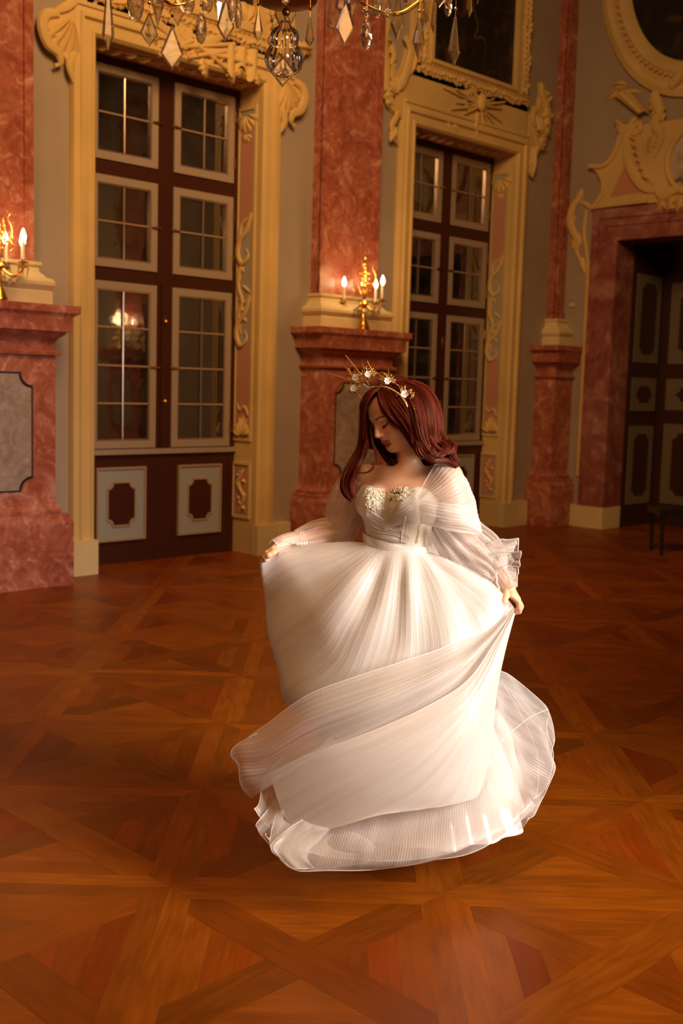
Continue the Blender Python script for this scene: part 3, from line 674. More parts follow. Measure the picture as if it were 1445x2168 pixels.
# oval relief medallion with a bust
mb = MB(); P = [[(.36*u*math.cos(a), -.07-.03*(1-u), 4.16+.34*u*math.sin(a)) for a in [2*math.pi*j/32 for j in range(32)]] for u in (0.02, .5, .9, 1)]
mb.grid(P, cv=True); mb.sphere((0.02, -.12, 4.24), .13, 14, sc=(.85, .6, 1.15)); mb.sphere((.0, -.10, 4.0), .2, 14, sc=(1.1, .5, .55)); mb.tube([(0.02, -.12, 4.18), (0, -.11, 4.02)], .07, 10)
for k in range(6): mb.tube([(-.25+.09*k, -.11, 3.96+.02*k), (-.1+.04*k, -.16, 4.02), (.2, -.12, 4.1)], .02, 6)
mb.sphere((.06, -.185, 4.23), .022, 8)
mb.build('medallion', M['relief'], t)
mb = MB(); mb.tube([(.38*math.cos(a), -.08, 4.16+.37*math.sin(a)) for a in [2*math.pi*j/40 for j in range(41)]], .035, 8); mb.build('medallion_rim', M['stucco'], t)

# oval painting above the door
t = thing('oval_painting', 'large dark oval painting above the marble doorway, cut by the picture edge', 'painting', (XW, 6.30, 6.35), -math.pi/2)
def oval(rx, rz, y, n=64): return [(rx*math.cos(2*math.pi*j/n), y, rz*math.sin(2*math.pi*j/n)) for j in range(n)]
mb = MB(); mb.grid([oval(1.22, 1.50, 0), oval(1.22, 1.50, -.05), oval(1.15, 1.43, -.075), oval(1.10, 1.38, -.05), oval(1.04, 1.31, -.06), oval(.98, 1.25, -.11), oval(.92, 1.19, -.09), oval(.86, 1.12, -.03), oval(.86, 1.12, 0)], cv=True)
fr = mb.build('picture_frame', M['stucco'], t, 25)
mb = MB(); 
for j in range(90):
    a = 2*math.pi*j/90; mb.sphere((1.01*math.cos(a), -.09, 1.29*math.sin(a)), .028, 6, sc=(1, .7, 1))
tag(mb.build('beading', M['stucco_gilt'], fr), kind='stuff')
mb = MB(); mb.grid([oval(.87, 1.13, -.02), oval(.01, .01, -.02)], cv=True); mb.build('canvas', M['canvas'], t)

# panelled door recess
dr = thing('door_1', None, None, (XW, 6.15, 0), -math.pi/2); tag(dr, kind='structure')
for s in (-1, 1):
    x0, x1 = sorted((s*.93, s*1.05)); rv = MB().box(x0, x1, .285, 1.0, 0, DZ).build('door_reveal', M['darkwood'], dr)
    xf = s*.93
    for z0, z1 in ((.27, 1.22), (1.40, 1.80), (1.98, 3.02)):
        MB().box(*sorted((xf-s*.012, xf)), .36, .92, z0, z1).build('reveal_panel', M['darktaupe'], rv)
        pl = notch_poly(.17, z0+.1, z1-.1, .06)
        MB().prism(pl, lambda a, b: (xf-s*.010, .64+a, b), lambda a, b: (xf-s*.016, .64+a, b)).build('reveal_panel', M['darkwood'], rv)
MB().box(-1.05, 1.05, .285, 1.0, DZ, DZ+.1).build('door_head', M['darkwood'], dr)
for s in (-1, 1):
    lf = MB().box(*sorted((s*.004, s*.93)), 1.0, 1.06, 0, DZ).build('door_leaf', M['darkwood'], dr)
    xm = s*.48
    for z0, z1 in ((.27, 1.25), (1.42, 1.80), (1.98, 2.95)):
        MB().box(xm-.34, xm+.34, .985, 1.0, z0, z1).build('door_panel', M['darktaupe'], lf)
        pl = notch_poly(.21, z0+.11, z1-.11, .07); MB().prism(pl, lambda a, b: (xm+a, .985, b), lambda a, b: (xm+a, .978, b)).build('door_panel', M['darkwood'], lf)
# light switch
sw = on_x(1211, 641, XW-.01)
t = thing('light_switch', 'small cream double light switch on the grey wall beside the marble doorway', 'light switch', (XW, sw[1], sw[2]), -math.pi/2)
MB().box(-.04, .04, -.012, 0, -.055, .085).build('switch_plate', M['greypanel'], t)
MB().box(-.036, .036, -.02, -.011, -.05, -.005).build('rocker', M['cream'], t)
MB().box(-.03, .03, -.018, -.011, .02, .065).build('rocker', M['plaster'], t)
# black bench at the right edge
b0 = floor_at(1397, 1176)
t = thing('black_bench', 'black backless bench with slim legs cut by the right picture edge', 'bench', (b0[0], b0[1], 0), math.radians(-45))
MB().box(-.04, 1.3, -.04, .42, .40, .47).build('seat', M['black'], t)
for x in (0, 1.25):
    for y in (0, .37): MB().tube([(x, y, .41), (x+.01, y, 0)], [.026, .017], 8).build('leg', M['black'], t)

# ---------------------------------------------------------------- candelabra
def drop_mesh(mb, c, L, w):
    mb.lathe([(.0005, 0), (w*.25, -.02*L/.06), (w, -L*.62), (.0005, -L)], 6, c)
def candelabrum(loc, label, rz=0., arms=(2.36, -1.22, .14, .80)):
    t = thing('candelabrum', label, 'candelabrum', loc, rz, 'crystal candelabra on marble pedestals')
    MB().lathe([(.001, 0), (.06, 0), (.064, .012), (.060, .022), (.055, .03), (.045, .055), (.035, .085), (.018, .11), (.014, .15), (.022, .16), (.012, .175), (.012, .19), (.03, .2), (.045, .225), (.03, .25), (.015, .26)], 20).build('base', M['brass'], t)
    mb = MB(); mb.lathe([(.015, .26), (.022, .30), (.012, .33), (.012, .36)], 12)
    for k, (z, r) in enumerate(((.375, .022), (.42, .026), (.465, .024), (.505, .02), (.54, .016), (.57, .013))): mb.sphere((0, 0, z), r, 10)
    mb.tube([(0, 0, .35), (0, 0, .66)], .005, 6); mb.sphere((0, 0, .625), .018, 10); mb.sphere((0, 0, .665), .01, 8); mb.build('stem', M['brass'], t)
    st = MB()
    for z in (.40, .44, .485):
        for k in range(7):
            a = k*2*math.pi/7+z*9; st.sphere((.042*math.cos(a), .042*math.sin(a), z), .010, 6)
    tag(st.build('bead_cluster', M['gold'], t), kind='stuff')
    for k, a in enumerate(arms):
        ca, sa = math.cos(a), math.sin(a); R_ = .175; cz = .235+(.015 if k % 2 else 0)
        ap = spline([(0, 0, .25), (.05*ca, .05*sa, .19), (.11*ca, .11*sa, .165), (.16*ca, .16*sa, .19), (R_*ca, R_*sa, cz-.01)], 18)
        ar = MB(); ar.tube(ap, .0055, 7); ar.tube(spline([(.02*ca, .02*sa, .30), (.07*ca, .07*sa, .40), (.10*ca, .10*sa, .36), (.085*ca, .085*sa, .33)], 12), .004, 6)
        aro = ar.build('arm', M['brass'], t)
        MB().lathe([(.001, cz-.012), (.014, cz-.01), (.036, cz), (.038, cz+.004), (.012, cz+.003), (.012, cz+.02)], 14, (R_*ca, R_*sa, 0)).build('drip_pan', M['brass'], aro)
        MB().lathe([(.0115, cz+.003), (.0115, cz+.135), (.001, cz+.137)], 10, (R_*ca, R_*sa, 0)).build('candle', M['candle'], aro)
        MB().lathe([(.001, cz+.135), (.011, cz+.138), (.020, cz+.158), (.020, cz+.172), (.011, cz+.200), (.005, cz+.215), (.001, cz+.220)], 12, (R_*ca, R_*sa, 0)).build('flame_bulb', M['bulb'], aro)
        dr_ = MB()
        for q in range(6):
            b = 2*math.pi*q/6; drop_mesh(dr_, (R_*ca+.034*math.cos(b), R_*sa+.034*math.sin(b), cz-.004), .05+.02*(q % 2), .008)
        for q in range(5): drop_mesh(dr_, ((.05+.028*q)*ca+.012*(-1)**q*sa, (.05+.028*q)*sa, .19-.02*(q % 2)), .06, .010)
        tag(dr_.build('crystal_drops', M['crystal'], aro), kind='stuff')
    top = MB()
    for k in range(4):
        a = 2*math.pi*k/4+.6; ca, sa = math.cos(a), math.sin(a); top.tube(spline([(.0, 0, .36), (.07*ca, .07*sa, .38), (.10*ca, .10*sa, .46), (.07*ca, .07*sa, .53), (.085*ca, .085*sa, .56)], 14), .0035, 6)
        drop_mesh(top, (.10*ca, .10*sa, .44), .05, .008)
    top.build('crystal_branches', M['gold'], t)
    l = light('candelabrum_light', 'POINT', (0, -.12, .47), CANDW, (1, .52, .2), .12); l.parent = t; t.scale = (1.1,)*3
    return t
CANDW = 7.
candelabrum((4.10, 7.625, 2.1455), 'brass candelabrum with lit bulbs on the pedestal at the left edge', .0, (2.36, -.95, -.02, .8))
candelabrum((7.925, 7.625, 2.1455), 'brass candelabrum with lit bulbs on the pedestal between the windows', 0.)
candelabrum((XW-.325, -.25, 2.1455), 'brass candelabrum on the right wall pedestal, seen only mirrored in the panes', .3)

# ================================================================ the woman
D0 = 3.75
BASE = floor_at(850, 1778); BASE = np.array([BASE[0], BASE[1], 0.])
def P3(x, y, dy=0.): return at_depth(x, y, D0+dy) - BASE
CB = CAM - BASE
rt, fwd, zz = LVR.copy(), LVF.copy(), np.array([0, 0, 1.])
woman = thing('person', 'red-haired woman in a white wedding gown, head bowed, holding her skirt out with both hands', 'person', tuple(BASE))
# ---- signed distance modelling
def A3(p): return np.array(p, float)
class SDF:
    def __init__(s): s.p = []
    def cap(s, a, b, ra, rb=None, k=.012): s.p.append(('c', A3(a), A3(b), ra, ra if rb is None else rb, k)); return s
    def ell(s, c, r, ax=None, k=.012, sub=False): s.p.append(('e', A3(c), A3(r), np.eye(3) if ax is None else np.array(ax), k, sub)); return s
    def ev(s, Q):
        d = np.full(len(Q), 1.)
        for p in s.p:
            if p[0] == 'c':
                a, b, ra, rb, k = p[1:]; m = max(ra, rb)+.06+k; lo, hi = np.minimum(a, b)-m, np.maximum(a, b)+m
            else:
                c, r, ax, k, sub = p[1:]; m = r.max()+.05+k; lo, hi = c-m, c+m
            idx = np.nonzero(((Q > lo) & (Q < hi)).all(1))[0]
            if not len(idx): continue
            q = Q[idx]
            if p[0] == 'c':
                ab = b-a; t = np.clip(((q-a) @ ab)/(ab @ ab+1e-12), 0, 1); e = np.linalg.norm(q-a-t[:, None]*ab, axis=1)-(ra+(rb-ra)*t); sub = False
            else:
                l = (q-c) @ ax.T; k0 = np.linalg.norm(l/r, axis=1); k1 = np.linalg.norm(l/r**2, axis=1)+1e-9; e = k0*(k0-1)/k1
            o = d[idx]
            if sub:
                e = -e; h = np.clip(.5-.5*(o-e)/k, 0, 1); d[idx] = o*(1-h)+e*h+k*h*(1-h)
            else:
                h = np.clip(.5+.5*(e-o)/k, 0, 1); d[idx] = e*(1-h)+o*h-k*h*(1-h)
        return d
    def mesh(s, h):
        lo = np.full(3, 9.); hi = -lo
        for p in s.p:
            if p[0] == 'c': m = max(p[3], p[4])+.02; lo = np.minimum(lo, np.minimum(p[1], p[2])-m); hi = np.maximum(hi, np.maximum(p[1], p[2])+m)
            elif not p[5]: m = p[2].max()+.02; lo = np.minimum(lo, p[1]-m); hi = np.maximum(hi, p[1]+m)
        B = 8; H = B*h; nb = np.ceil((hi-lo)/H).astype(int)+1
        g = np.stack(np.meshgrid(*[np.arange(n) for n in nb], indexing='ij'), -1).reshape(-1, 3)
        act = []
        for c0 in range(0, len(g), 200000):
            gg = g[c0:c0+200000]; act.append(gg[np.abs(s.ev(lo+(gg+.5)*H)) < H*.98])
        blk = np.concatenate(act); L = np.stack(np.meshgrid(*[np.arange(B+1)]*3, indexing='ij'), -1).reshape(-1, 3)
        N = nb*B+4; V = []; K = []; quads = []
        cid = lambda c: (c[..., 0]*N[1]+c[..., 1])*N[2]+c[..., 2]
        off = np.array([[i, j, k] for i in (0, 1) for j in (0, 1) for k in (0, 1)])
        for c0 in range(0, len(blk), 600):
            bb = blk[c0:c0+600]; smp = (bb[:, None, :]*B+L[None]); D = s.ev(lo+smp.reshape(-1, 3)*h).reshape(len(bb), B+1, B+1, B+1)
            ins = D < 0; cor = np.stack([ins[:, i:i+B, j:j+B, k:k+B] for i, j, k in off], -1); cnt = cor.sum(-1); w = np.argwhere((cnt > 0) & (cnt < 8))
            if not len(w): continue
            dc = np.stack([D[w[:, 0], w[:, 1]+i, w[:, 2]+j, w[:, 3]+k] for i, j, k in off], -1); acc = np.zeros((len(w), 3)); num = np.zeros(len(w))
            for a in range(8):
                for b in range(a+1, 8):
                    if np.abs(off[a]-off[b]).sum() != 1: continue
                    x = (dc[:, a] < 0) != (dc[:, b] < 0); t = dc[:, a]/(dc[:, a]-dc[:, b]+1e-15); t = np.where(x, t, 0)
                    acc += np.where(x[:, None], off[a]+t[:, None]*(off[b]-off[a]), 0); num += x
            cell = bb[w[:, 0]]*B+w[:, 1:]; V.append(lo+(cell+acc/num[:, None])*h); K.append(cid(cell+1))
            for ax in range(3):
                o1, o2 = [q for q in range(3) if q != ax]; sl = [slice(0, B)]*3; s2 = list(sl); s2[ax] = slice(1, B+1)
                a = ins[(slice(None), *sl)]; b = ins[(slice(None), *s2)]; e = np.argwhere(a != b)
                if not len(e): continue
                st = bb[e[:, 0]]*B+e[:, 1:]+1; d1 = np.zeros(3, int); d1[o1] = 1; d2 = np.zeros(3, int); d2[o2] = 1
                q = np.stack([cid(st-d1-d2), cid(st-d2), cid(st), cid(st-d1)], 1); inv = a[tuple(e.T)]
                if ax == 1: inv = ~inv
                q[~inv] = q[~inv][:, ::-1]; quads.append(q)
        V = np.concatenate(V); K = np.concatenate(K); Qd = np.concatenate(quads); o = np.argsort(K); Ks = K[o]
        pos = np.clip(np.searchsorted(Ks, Qd), 0, len(Ks)-1); ok = (Ks[pos] == Qd).all(1); F = o[pos[ok]]
        # light smoothing
        for _ in range(1):
            acc = np.zeros_like(V); n = np.zeros(len(V))
            for a in range(4):
                np.add.at(acc, F[:, a], V[F[:, (a+1) % 4]]+V[F[:, a-1]]); np.add.at(n, F[:, a], 2)
            V = V*.6+.4*acc/np.maximum(n, 1)[:, None]
        return V, F
def np_mesh(name, V, F, mats, parent, tone=None, uv=None, smooth=True):
    me = bpy.data.meshes.new(name); V = np.asarray(V, np.float32); F = np.asarray(F, np.int32); nf, k = F.shape
    me.vertices.add(len(V)); me.vertices.foreach_set('co', V.ravel()); me.loops.add(nf*k); me.loops.foreach_set('vertex_index', F.ravel())
    me.polygons.add(nf); me.polygons.foreach_set('loop_start', np.arange(0, nf*k, k, dtype=np.int32)); me.polygons.foreach_set('use_smooth', np.full(nf, smooth))
    me.update(calc_edges=True); me.validate()
    for m in (mats if isinstance(mats, (list, tuple)) else [mats]): me.materials.append(m)
    if tone is not None:
        ca = me.color_attributes.new('tone', 'FLOAT_COLOR', 'POINT'); ca.data.foreach_set('color', np.asarray(tone, np.float32).ravel())
    if uv is not None:
        l = me.uv_layers.new(name='UVMap'); l.data.foreach_set('uv', np.asarray(uv, np.float32)[F.ravel()].ravel())
    o = bpy.data.objects.new(name, me); COL.objects.link(o); o.parent = parent
    return o

# ---- body frame
ty = math.radians(22); TL = rt*math.cos(ty)-fwd*math.sin(ty); TF = -fwd*math.cos(ty)-rt*math.sin(ty)
waist, chest, neckb = P3(842, 1150, .02), P3(842, 1068, .03), P3(853, 1004, .03)
TU = (neckb-waist)/np.linalg.norm(neckb-waist)
TAX = np.stack([TL, TF, TU])
torso = SDF()
torso.ell(waist+TU*.0, (.100, .082, .10), TAX, .03)
torso.ell(chest+TU*.0, (.128, .092, .135), TAX, .04)
torso.ell(neckb-TU*.045-TF*.0, (.135, .068, .055), TAX, .04)
torso.ell(P3(845, 1228, .04), (.155, .115, .12), TAX, .05)
for s, (px, py) in ((-1, (797, 1060)), (1, (856, 1066))):
    torso.ell(chest+TL*(s*.062)+TF*.072+TU*.008, (.056, .050, .056), TAX, .025)
body = SDF(); body.p += torso.p
LS, RS = P3(946, 1012, -.045), P3(776, 1016, .075)
LE, LWp = P3(984, 1142, .06), P3(1073, 1240, -.06)
RE, RWp = P3(722, 1130, .19), P3(600, 1148, .03)
body.cap(neckb+TU*-.025, LS, .040, .047, .035).cap(neckb+TU*-.025, RS, .040, .045, .035)
body.ell(LS+TU*-.005, (.050, .048, .052), TAX, .02).ell(RS+TU*-.005, (.048, .046, .05), TAX, .02)
body.cap(LS, LE, .046, .037, .02).cap(LE, LE+(LWp-LE)*.35, .036, .036, .015).cap(LE+(LWp-LE)*.3, LWp, .036, .0235, .015)
body.cap(RS, RE, .044, .036, .02).cap(RE, RE+(RWp-RE)*.35, .035, .034, .015).cap(RE+(RWp-RE)*.3, RWp, .034, .023, .015)
for s, kx, ax_ in ((-1, 832, 826), (1, 868, 872)):
    hip, kn, an = P3(845+s*22, 1262, .05), P3(kx, 1500, .02), P3(ax_, 1752, .05); an[2] = .09
    body.cap(hip, kn, .085, .055, .04).cap(kn, an, .053, .036, .02); body.cap(an, an-fwd*.06-zz*.06, .034, .024, .02)
# head frame
psi, th, rl = math.radians(50), math.radians(30), math.radians(9)
HF = -rt*math.sin(psi)*math.cos(th)-fwd*math.cos(psi)*math.cos(th)-zz*math.sin(th)
HU0 = -rt*math.sin(psi)*math.sin(th)-fwd*math.cos(psi)*math.sin(th)+zz*math.cos(th)
HL0 = np.cross(HU0, HF); HL0 = HL0*(1 if HL0 @ rt > 0 else -1)
HL = HL0*math.cos(rl)+HU0*math.sin(rl); HU = HU0*math.cos(rl)-HL0*math.sin(rl)
HS = .93; HC = P3(831, 876, -.02)
HAX = np.stack([HL, HF, HU])
def hp(x, y, z): return HC+HS*(HL*x+HF*y+HU*z)
body.cap(P3(866, 1006, .035), P3(861, 938, .01), .046, .041, .028); body.cap(P3(861, 940, .01), hp(0, -.03, -.02), .043, .045, .02)
hd = body
def hell(c, r, k=.012, sub=False, rot=None): hd.ell(hp(*c), tuple(HS*q for q in r), HAX if rot is None else rot, k*HS, sub)
def hcap(a, b, ra, rb=None, k=.01): hd.cap(hp(*a), hp(*b), ra*HS, (rb if rb is not None else ra)*HS, k*HS)
hell((0, -.018, .032), (.076, .095, .086), .02)
hell((0, .032, -.030), (.058, .056, .078), .03)
hell((0, .040, .048), (.056, .040, .046), .02)
hcap((0, .066, -.098), (0, .064, -.092), .0185, .020, .018)
for s in (-1, 1):
    hcap((s*.054, -.008, -.052), (s*.012, .062, -.096), .018, .015, .022)
    hell((s*.034, .054, -.030), (.025, .024, .026), .022)
    hcap((s*.012, .080, .021), (s*.042, .066, .022), .008, .008, .014)
    hell((s*.031, .094, .001), (.016, .013, .011), .010, True)
    hell((s*.031, .0665, .000), (.0150, .0150, .0125), .004)
    hell((s*.0125, .0925, -.0345), (.0075, .0085, .0065), .007)
    hell((s*.0065, .098, -.0425), (.0038, .005, .003), .003, True)
    hell((s*.078, -.012, -.012), (.012, .018, .03), .006)
hcap((0, .077, .018), (0, .102, -.026), .0065, .0085, .012)
hell((0, .1045, -.0295), (.0095, .0085, .0080), .008)
hell((0, .086, -.046), (.010, .009, .010), .012)
hcap((-.012, .0865, -.0595), (-.003, .0925, -.0575), .0048, .0056, .004); hcap((.012, .0865, -.0595), (.003, .0925, -.0575), .0048, .0056, .004)
hcap((-.023, .0755, -.0625), (-.012, .0865, -.0598), .0030, .0048, .004); hcap((.023, .0755, -.0625), (.012, .0865, -.0598), .0030, .0048, .004)
hcap((-.011, .0855, -.0690), (.011, .0855, -.0690), .0065, .0065, .004); hcap((-.022, .0755, -.0650), (-.010, .085, -.0685), .0025, .006, .004); hcap((.022, .0755, -.0650), (.010, .085, -.0685), .0025, .006, .004)
hell((0, .0800, -.0800), (.016, .008, .006), .008, True)
# hands: wrist -> palm -> five fingers
def hand(w, pts_palm, fingers, thumb):
    # pts_palm: knuckle points (index..little); fingers: list of joint lists
    for k, q in enumerate(pts_palm): body.cap(w, q, .0165, .0105, .010)
    for f, q in zip(fingers, pts_palm):
        c = [q]+f; r = .0092 if len(f) and f is not fingers[3] else .0078
        for a in range(len(c)-1): body.cap(c[a], c[a+1], r*(1-.08*a), r*(1-.08*(a+1)), .0025)
    for a in range(len(thumb)-1): body.cap(thumb[a], thumb[a+1], .0125-.0015*a, .0115-.0015*a, .004)
Lk = [P3(1082, 1261, -.115), P3(1089, 1263, -.098), P3(1095, 1268, -.080), P3(1097, 1274, -.062)]
Lf = [[P3(1096, 1274, -.120), P3(1098, 1287, -.112), P3(1090, 1294, -.098)], [P3(1101, 1279, -.100), P3(1100, 1291, -.094), P3(1092, 1297, -.085)],
      [P3(1103, 1284, -.080), P3(1099, 1295, -.078), P3(1090, 1298, -.072)], [P3(1102, 1288, -.062), P3(1096, 1296, -.062), P3(1089, 1296, -.060)]]
hand(P3(1076, 1247, -.072), Lk, Lf, [P3(1072, 1249, -.085), P3(1070, 1262, -.125), P3(1067, 1274, -.140), P3(1064, 1284, -.142)])
Rk = [P3(577, 1163, -.030), P3(580, 1164, -.010), P3(583, 1167, .008), P3(587, 1170, .024)]
Rf = [[P3(564, 1171, -.040), P3(558, 1178, -.030), P3(562, 1186, -.018)], [P3(568, 1174, -.012), P3(563, 1182, -.008), P3(568, 1189, .0)],
      [P3(572, 1178, .010), P3(568, 1186, .010), P3(573, 1191, .014)], [P3(577, 1180, .026), P3(574, 1187, .024), P3(578, 1191, .024)]]
hand(P3(592, 1154, .018), Rk, Rf, [P3(588, 1160, -.005), P3(578, 1170, -.045), P3(568, 1176, -.055), P3(559, 1180, -.05)])
BV, BF = body.mesh(.0024)
# skin tones painted where the skin itself differs: lips, lids, cheeks
def hl(V): return ((V-HC) @ HAX.T)/HS
L_ = hl(BV); tone = np.zeros((len(BV), 4)); tone[:, 3] = 1
x_, y_, z_ = L_.T
lipm = np.exp(-(np.maximum(0, np.abs(x_)-.012)/.0095)**4)*np.clip(1.35-np.abs(z_+.0635+.0*x_)/.0098*(1+ (np.abs(x_)/.03)**2), 0, 1)*(y_ > .066)*(np.abs(x_) < .026)
tone[:, 0] = np.clip(lipm*1.6, 0, 1)
tone[:, 1] = .8*np.exp(-(((np.abs(x_)-.036)/.02)**2+((z_+.022)/.018)**2))*(y_ > .03)
tone[:, 2] = .9*np.exp(-(((np.abs(x_)-.031)/.015)**2+((z_-.006)/.008)**2))*(y_ > .05)
ms = mat('skin', (.78, .45, .31), .42, Subsurface_Weight=.12, Subsurface_Scale=.02); ms.node_tree.nodes['Principled BSDF'].inputs['Subsurface Radius'].default_value = (1, .35, .2)
t_ = NT(ms); at = t_.n('SeparateColor', i_0=t_.n('Attribute', attribute_name='tone').outputs['Color']); nz = t_.n('TexNoise', i_Vector=t_.n('TexCoord').outputs['Object'], i_Scale=60., i_Detail=3.)
c_ = t_.mix(t_.ramp(nz.outputs[0], [(.3, (.12,)*3), (.7, (0, 0, 0))]), (.78, .43, .26), (.66, .31, .17)); c_ = t_.mix(at.outputs[1], c_, (.80, .36, .26)); c_ = t_.mix(at.outputs[2], c_, (.58, .30, .20)); c_ = t_.mix(at.outputs[0], c_, (.42, .085, .075)); t_.link(c_, t_.b.inputs['Base Color'])
np_mesh('body', BV, BF, ms, woman, tone)
# lashes and brows
mk = mat('eye_makeup', (.02, .010, .008), .5); mb_ = mat('eyebrow_hair', (.12, .045, .025), .6)
for s in (-1, 1):
    lash = MB(); pts = []
    for i in range(15):
        u = i/14; a = -1+2*u; x = s*(.031+.0155*a); z = -.0045-.0040*(1-a*a)+(.0025*max(0, a)); y = .0665+.0155*math.sqrt(max(.05, 1-(a*.9)**2-.1))
        pts.append(hp(x, y+.0012, z))
    pts.append(hp(s*.0515, .0685, .0015))
    lash.tube(pts, [.0009]+[.0017]*13+[.0014, .0004], 6)
    for i in range(1, 15):
        b = pts[i]; a = -1+2*i/14; e = b+HS*(HF*.0055-HU*.0045+HL*(s*.0035*a)); lash.tube([b, b+(e-b)*.6+HU*-.0004, e], [.0007, .0006, .0002], 3)
    lash.build('eyelash', mk, woman)
    br = MB(); rg = random.Random(5)
    for i in range(60):
        u = i/59; x = s*(.012+.034*u); z = .0225+.0065*math.sin(min(1, u*1.25)*2.2)-.004*max(0, u-.7); y = .0885-.45*(abs(x)-.012)**1.25*1.0
        p = np.array([x, y, z+rg.uniform(-.0022, .0022)*(1-.6*u)]); L = hp(*p)
        g = SDF  # project on the skin
        for _ in range(4): L = L-HF*float(body.ev(L[None])[0])*.9
        L = L+HF*.0006; e = L+HS*(HL*s*.006+HU*(.0016-.003*u)-HF*.0018); br.tube([L, e], [.0008, .0004], 3)
    br.build('eyebrow', mb_, woman)
er = MB(); ep = hp(.080, -.004, -.044); er.sphere(ep, .004, 8); er.sphere(ep-zz*.009, .005, 8); er.build('earring', M['gold'], woman)

# ---- hair
def hair_mat():
    m = mat('dark_red_hair', (.16, .015, .008), .34); t = NT(m); a = t.n('SeparateColor', i_0=t.n('Attribute', attribute_name='tone').outputs['Color'])
    c = t.mix(a.outputs[0], (.042, .005, .003), (.185, .023, .008)); t.link(c, t.b.inputs['Base Color']); t.b.inputs['Specular IOR Level'].default_value = .38; t.b.inputs['Specular Tint'].default_value = (1, .55, .35, 1); t.b.inputs['Roughness'].default_value = .36; return m
M['hair'] = hair_mat()
rh = np.random.default_rng(11)
HVv, HFf, HTt = [], [], []; hbase = 0
def cubic(Pc, n):          # Pc (k,m,3) -> (n,m,3) catmull-rom along axis 0
    Pc = np.asarray(Pc, float); k = len(Pc); t = np.linspace(0, k-1, n); i = np.minimum(t.astype(int), k-2); u = (t-i).reshape(-1, *([1]*(Pc.ndim-1)))
    g = lambda j: Pc[np.clip(j, 0, k-1)]
    p0, p1, p2, p3 = g(i-1), g(i), g(i+1), g(i+2)
    return .5*(2*p1+(-p0+p2)*u+(2*p0-5*p1+4*p2-p3)*u**2+(-p0+3*p1-3*p2+p3)*u**3)
def strands(C, rad, tones):
    # C (n,m,3) centre lines for m strands
    global hbase
    n, m = C.shape[:2]; T = np.gradient(C, axis=0); T /= np.linalg.norm(T, axis=2, keepdims=True)+1e-9
    ref = np.array([.3, .5, .81]); A = np.cross(T, ref); A /= np.linalg.norm(A, axis=2, keepdims=True)+1e-9; Bv = np.cross(T, A)
    r = (rad*np.clip(1.25-np.linspace(0, 1, n)**3*1.1, .15, 1))[:, None, None]
    ring = np.stack([C+r*(A*math.cos(w)+Bv*math.sin(w)) for w in (0, 2.094, 4.189)], 2)      # n,m,3,3
    idx = np.arange(n*m*3).reshape(n, m, 3)+hbase; a = idx[:-1]; b = idx[1:]
    HVv.append(ring.reshape(-1, 3)); HFf.append(np.stack([a, b, np.roll(b, -1, 2), np.roll(a, -1, 2)], -1).reshape(-1, 4))
    tn = np.ones((n, m, 3, 4)); tn[..., 0] = tones[None, :, None]; HTt.append(tn.reshape(-1, 4)); hbase += n*m*3
def lockset(G, m, n=44, spread=.010, rad=.0011, wave=.006, clumps=14, wf=9, tmin=.1, tmax=1.):
    # G: list of guides (k,3) across parameter u
    G = np.array([cubic(np.array(g)[:, None, :], 14)[:, 0] for g in G])      # g,14,3
    cu = np.sort(rh.uniform(0, 1, clumps)); u = np.clip(cu[rh.integers(0, clumps, m)]+rh.normal(0, .25/clumps, m), 0, 1)
    k = len(G); t = u*(k-1); i = np.minimum(t.astype(int), k-2); f = (t-i)[:, None, None]; C = (G[i]*(1-f)+G[i+1]*f).transpose(1, 0, 2)
    C = cubic(C, n); q = np.linspace(0, 1, n)[:, None, None]
    off = rh.normal(0, 1, (1, m, 3))*spread; off[..., :] *= np.array([1, 1, .6]); ph = (u*23)[None, :, None]
    C = C+off*np.sin(math.pi*(q*.75+.12))**.6*1.0
    lat = (rt*.8-fwd*.5)[None, None]; C = C+lat*wave*q*np.sin(wf*q+ph)+(fwd*.5)[None, None]*wave*q*np.cos(wf*q+ph*1.3)
    strands(C, rad, rh.uniform(tmin, tmax, m)*rh.uniform(.5, 1, m))
G3 = lambda L: [P3(*q) for q in L]
# swept fringe and the big mass falling to her shoulder
gf = G3([(799, 822, -.085), (799, 842, -.102), (808, 866, -.115), (828, 889, -.117), (851, 908, -.110), (868, 936, -.105), (884, 960, -.125), (905, 972, -.13), (920, 962, -.12)])
g2 = G3([(812, 817, -.085), (822, 834, -.110), (842, 864, -.128), (866, 898, -.130), (878, 930, -.130), (890, 955, -.145), (912, 968, -.145), (930, 958, -.13), (920, 945, -.12)])
g3 = G3([(828, 812, -.075), (855, 824, -.115), (880, 862, -.14), (888, 905, -.15), (896, 938, -.15), (912, 960, -.15), (934, 964, -.14), (944, 950, -.12), (932, 938, -.11)])
g4 = G3([(842, 809, -.05), (880, 817, -.075), (908, 852, -.10), (916, 898, -.11), (918, 930, -.11), (930, 955, -.11), (948, 958, -.10), (952, 945, -.09), (940, 938, -.09)])
g5 = G3([(855, 807, -.02), (893, 813, -.02), (922, 850, -.03), (932, 895, -.04), (934, 925, -.045), (943, 948, -.04), (957, 960, -.04), (958, 975, -.04), (950, 984, -.05)])
g6 = G3([(850, 808, .02), (890, 820, .05), (915, 860, .06), (925, 905, .05), (925, 945, .03), (935, 965, .02), (948, 975, .0), (955, 985, -.01), (948, 990, -.02)])
lockset([gf, g2, g3, g4, g5, g6], 2300, clumps=46, spread=.0042, wave=.008)
lockset([gf, g2, g3, g4, g5], 700, clumps=12, spread=.003, wave=.012, wf=12, tmin=.5)
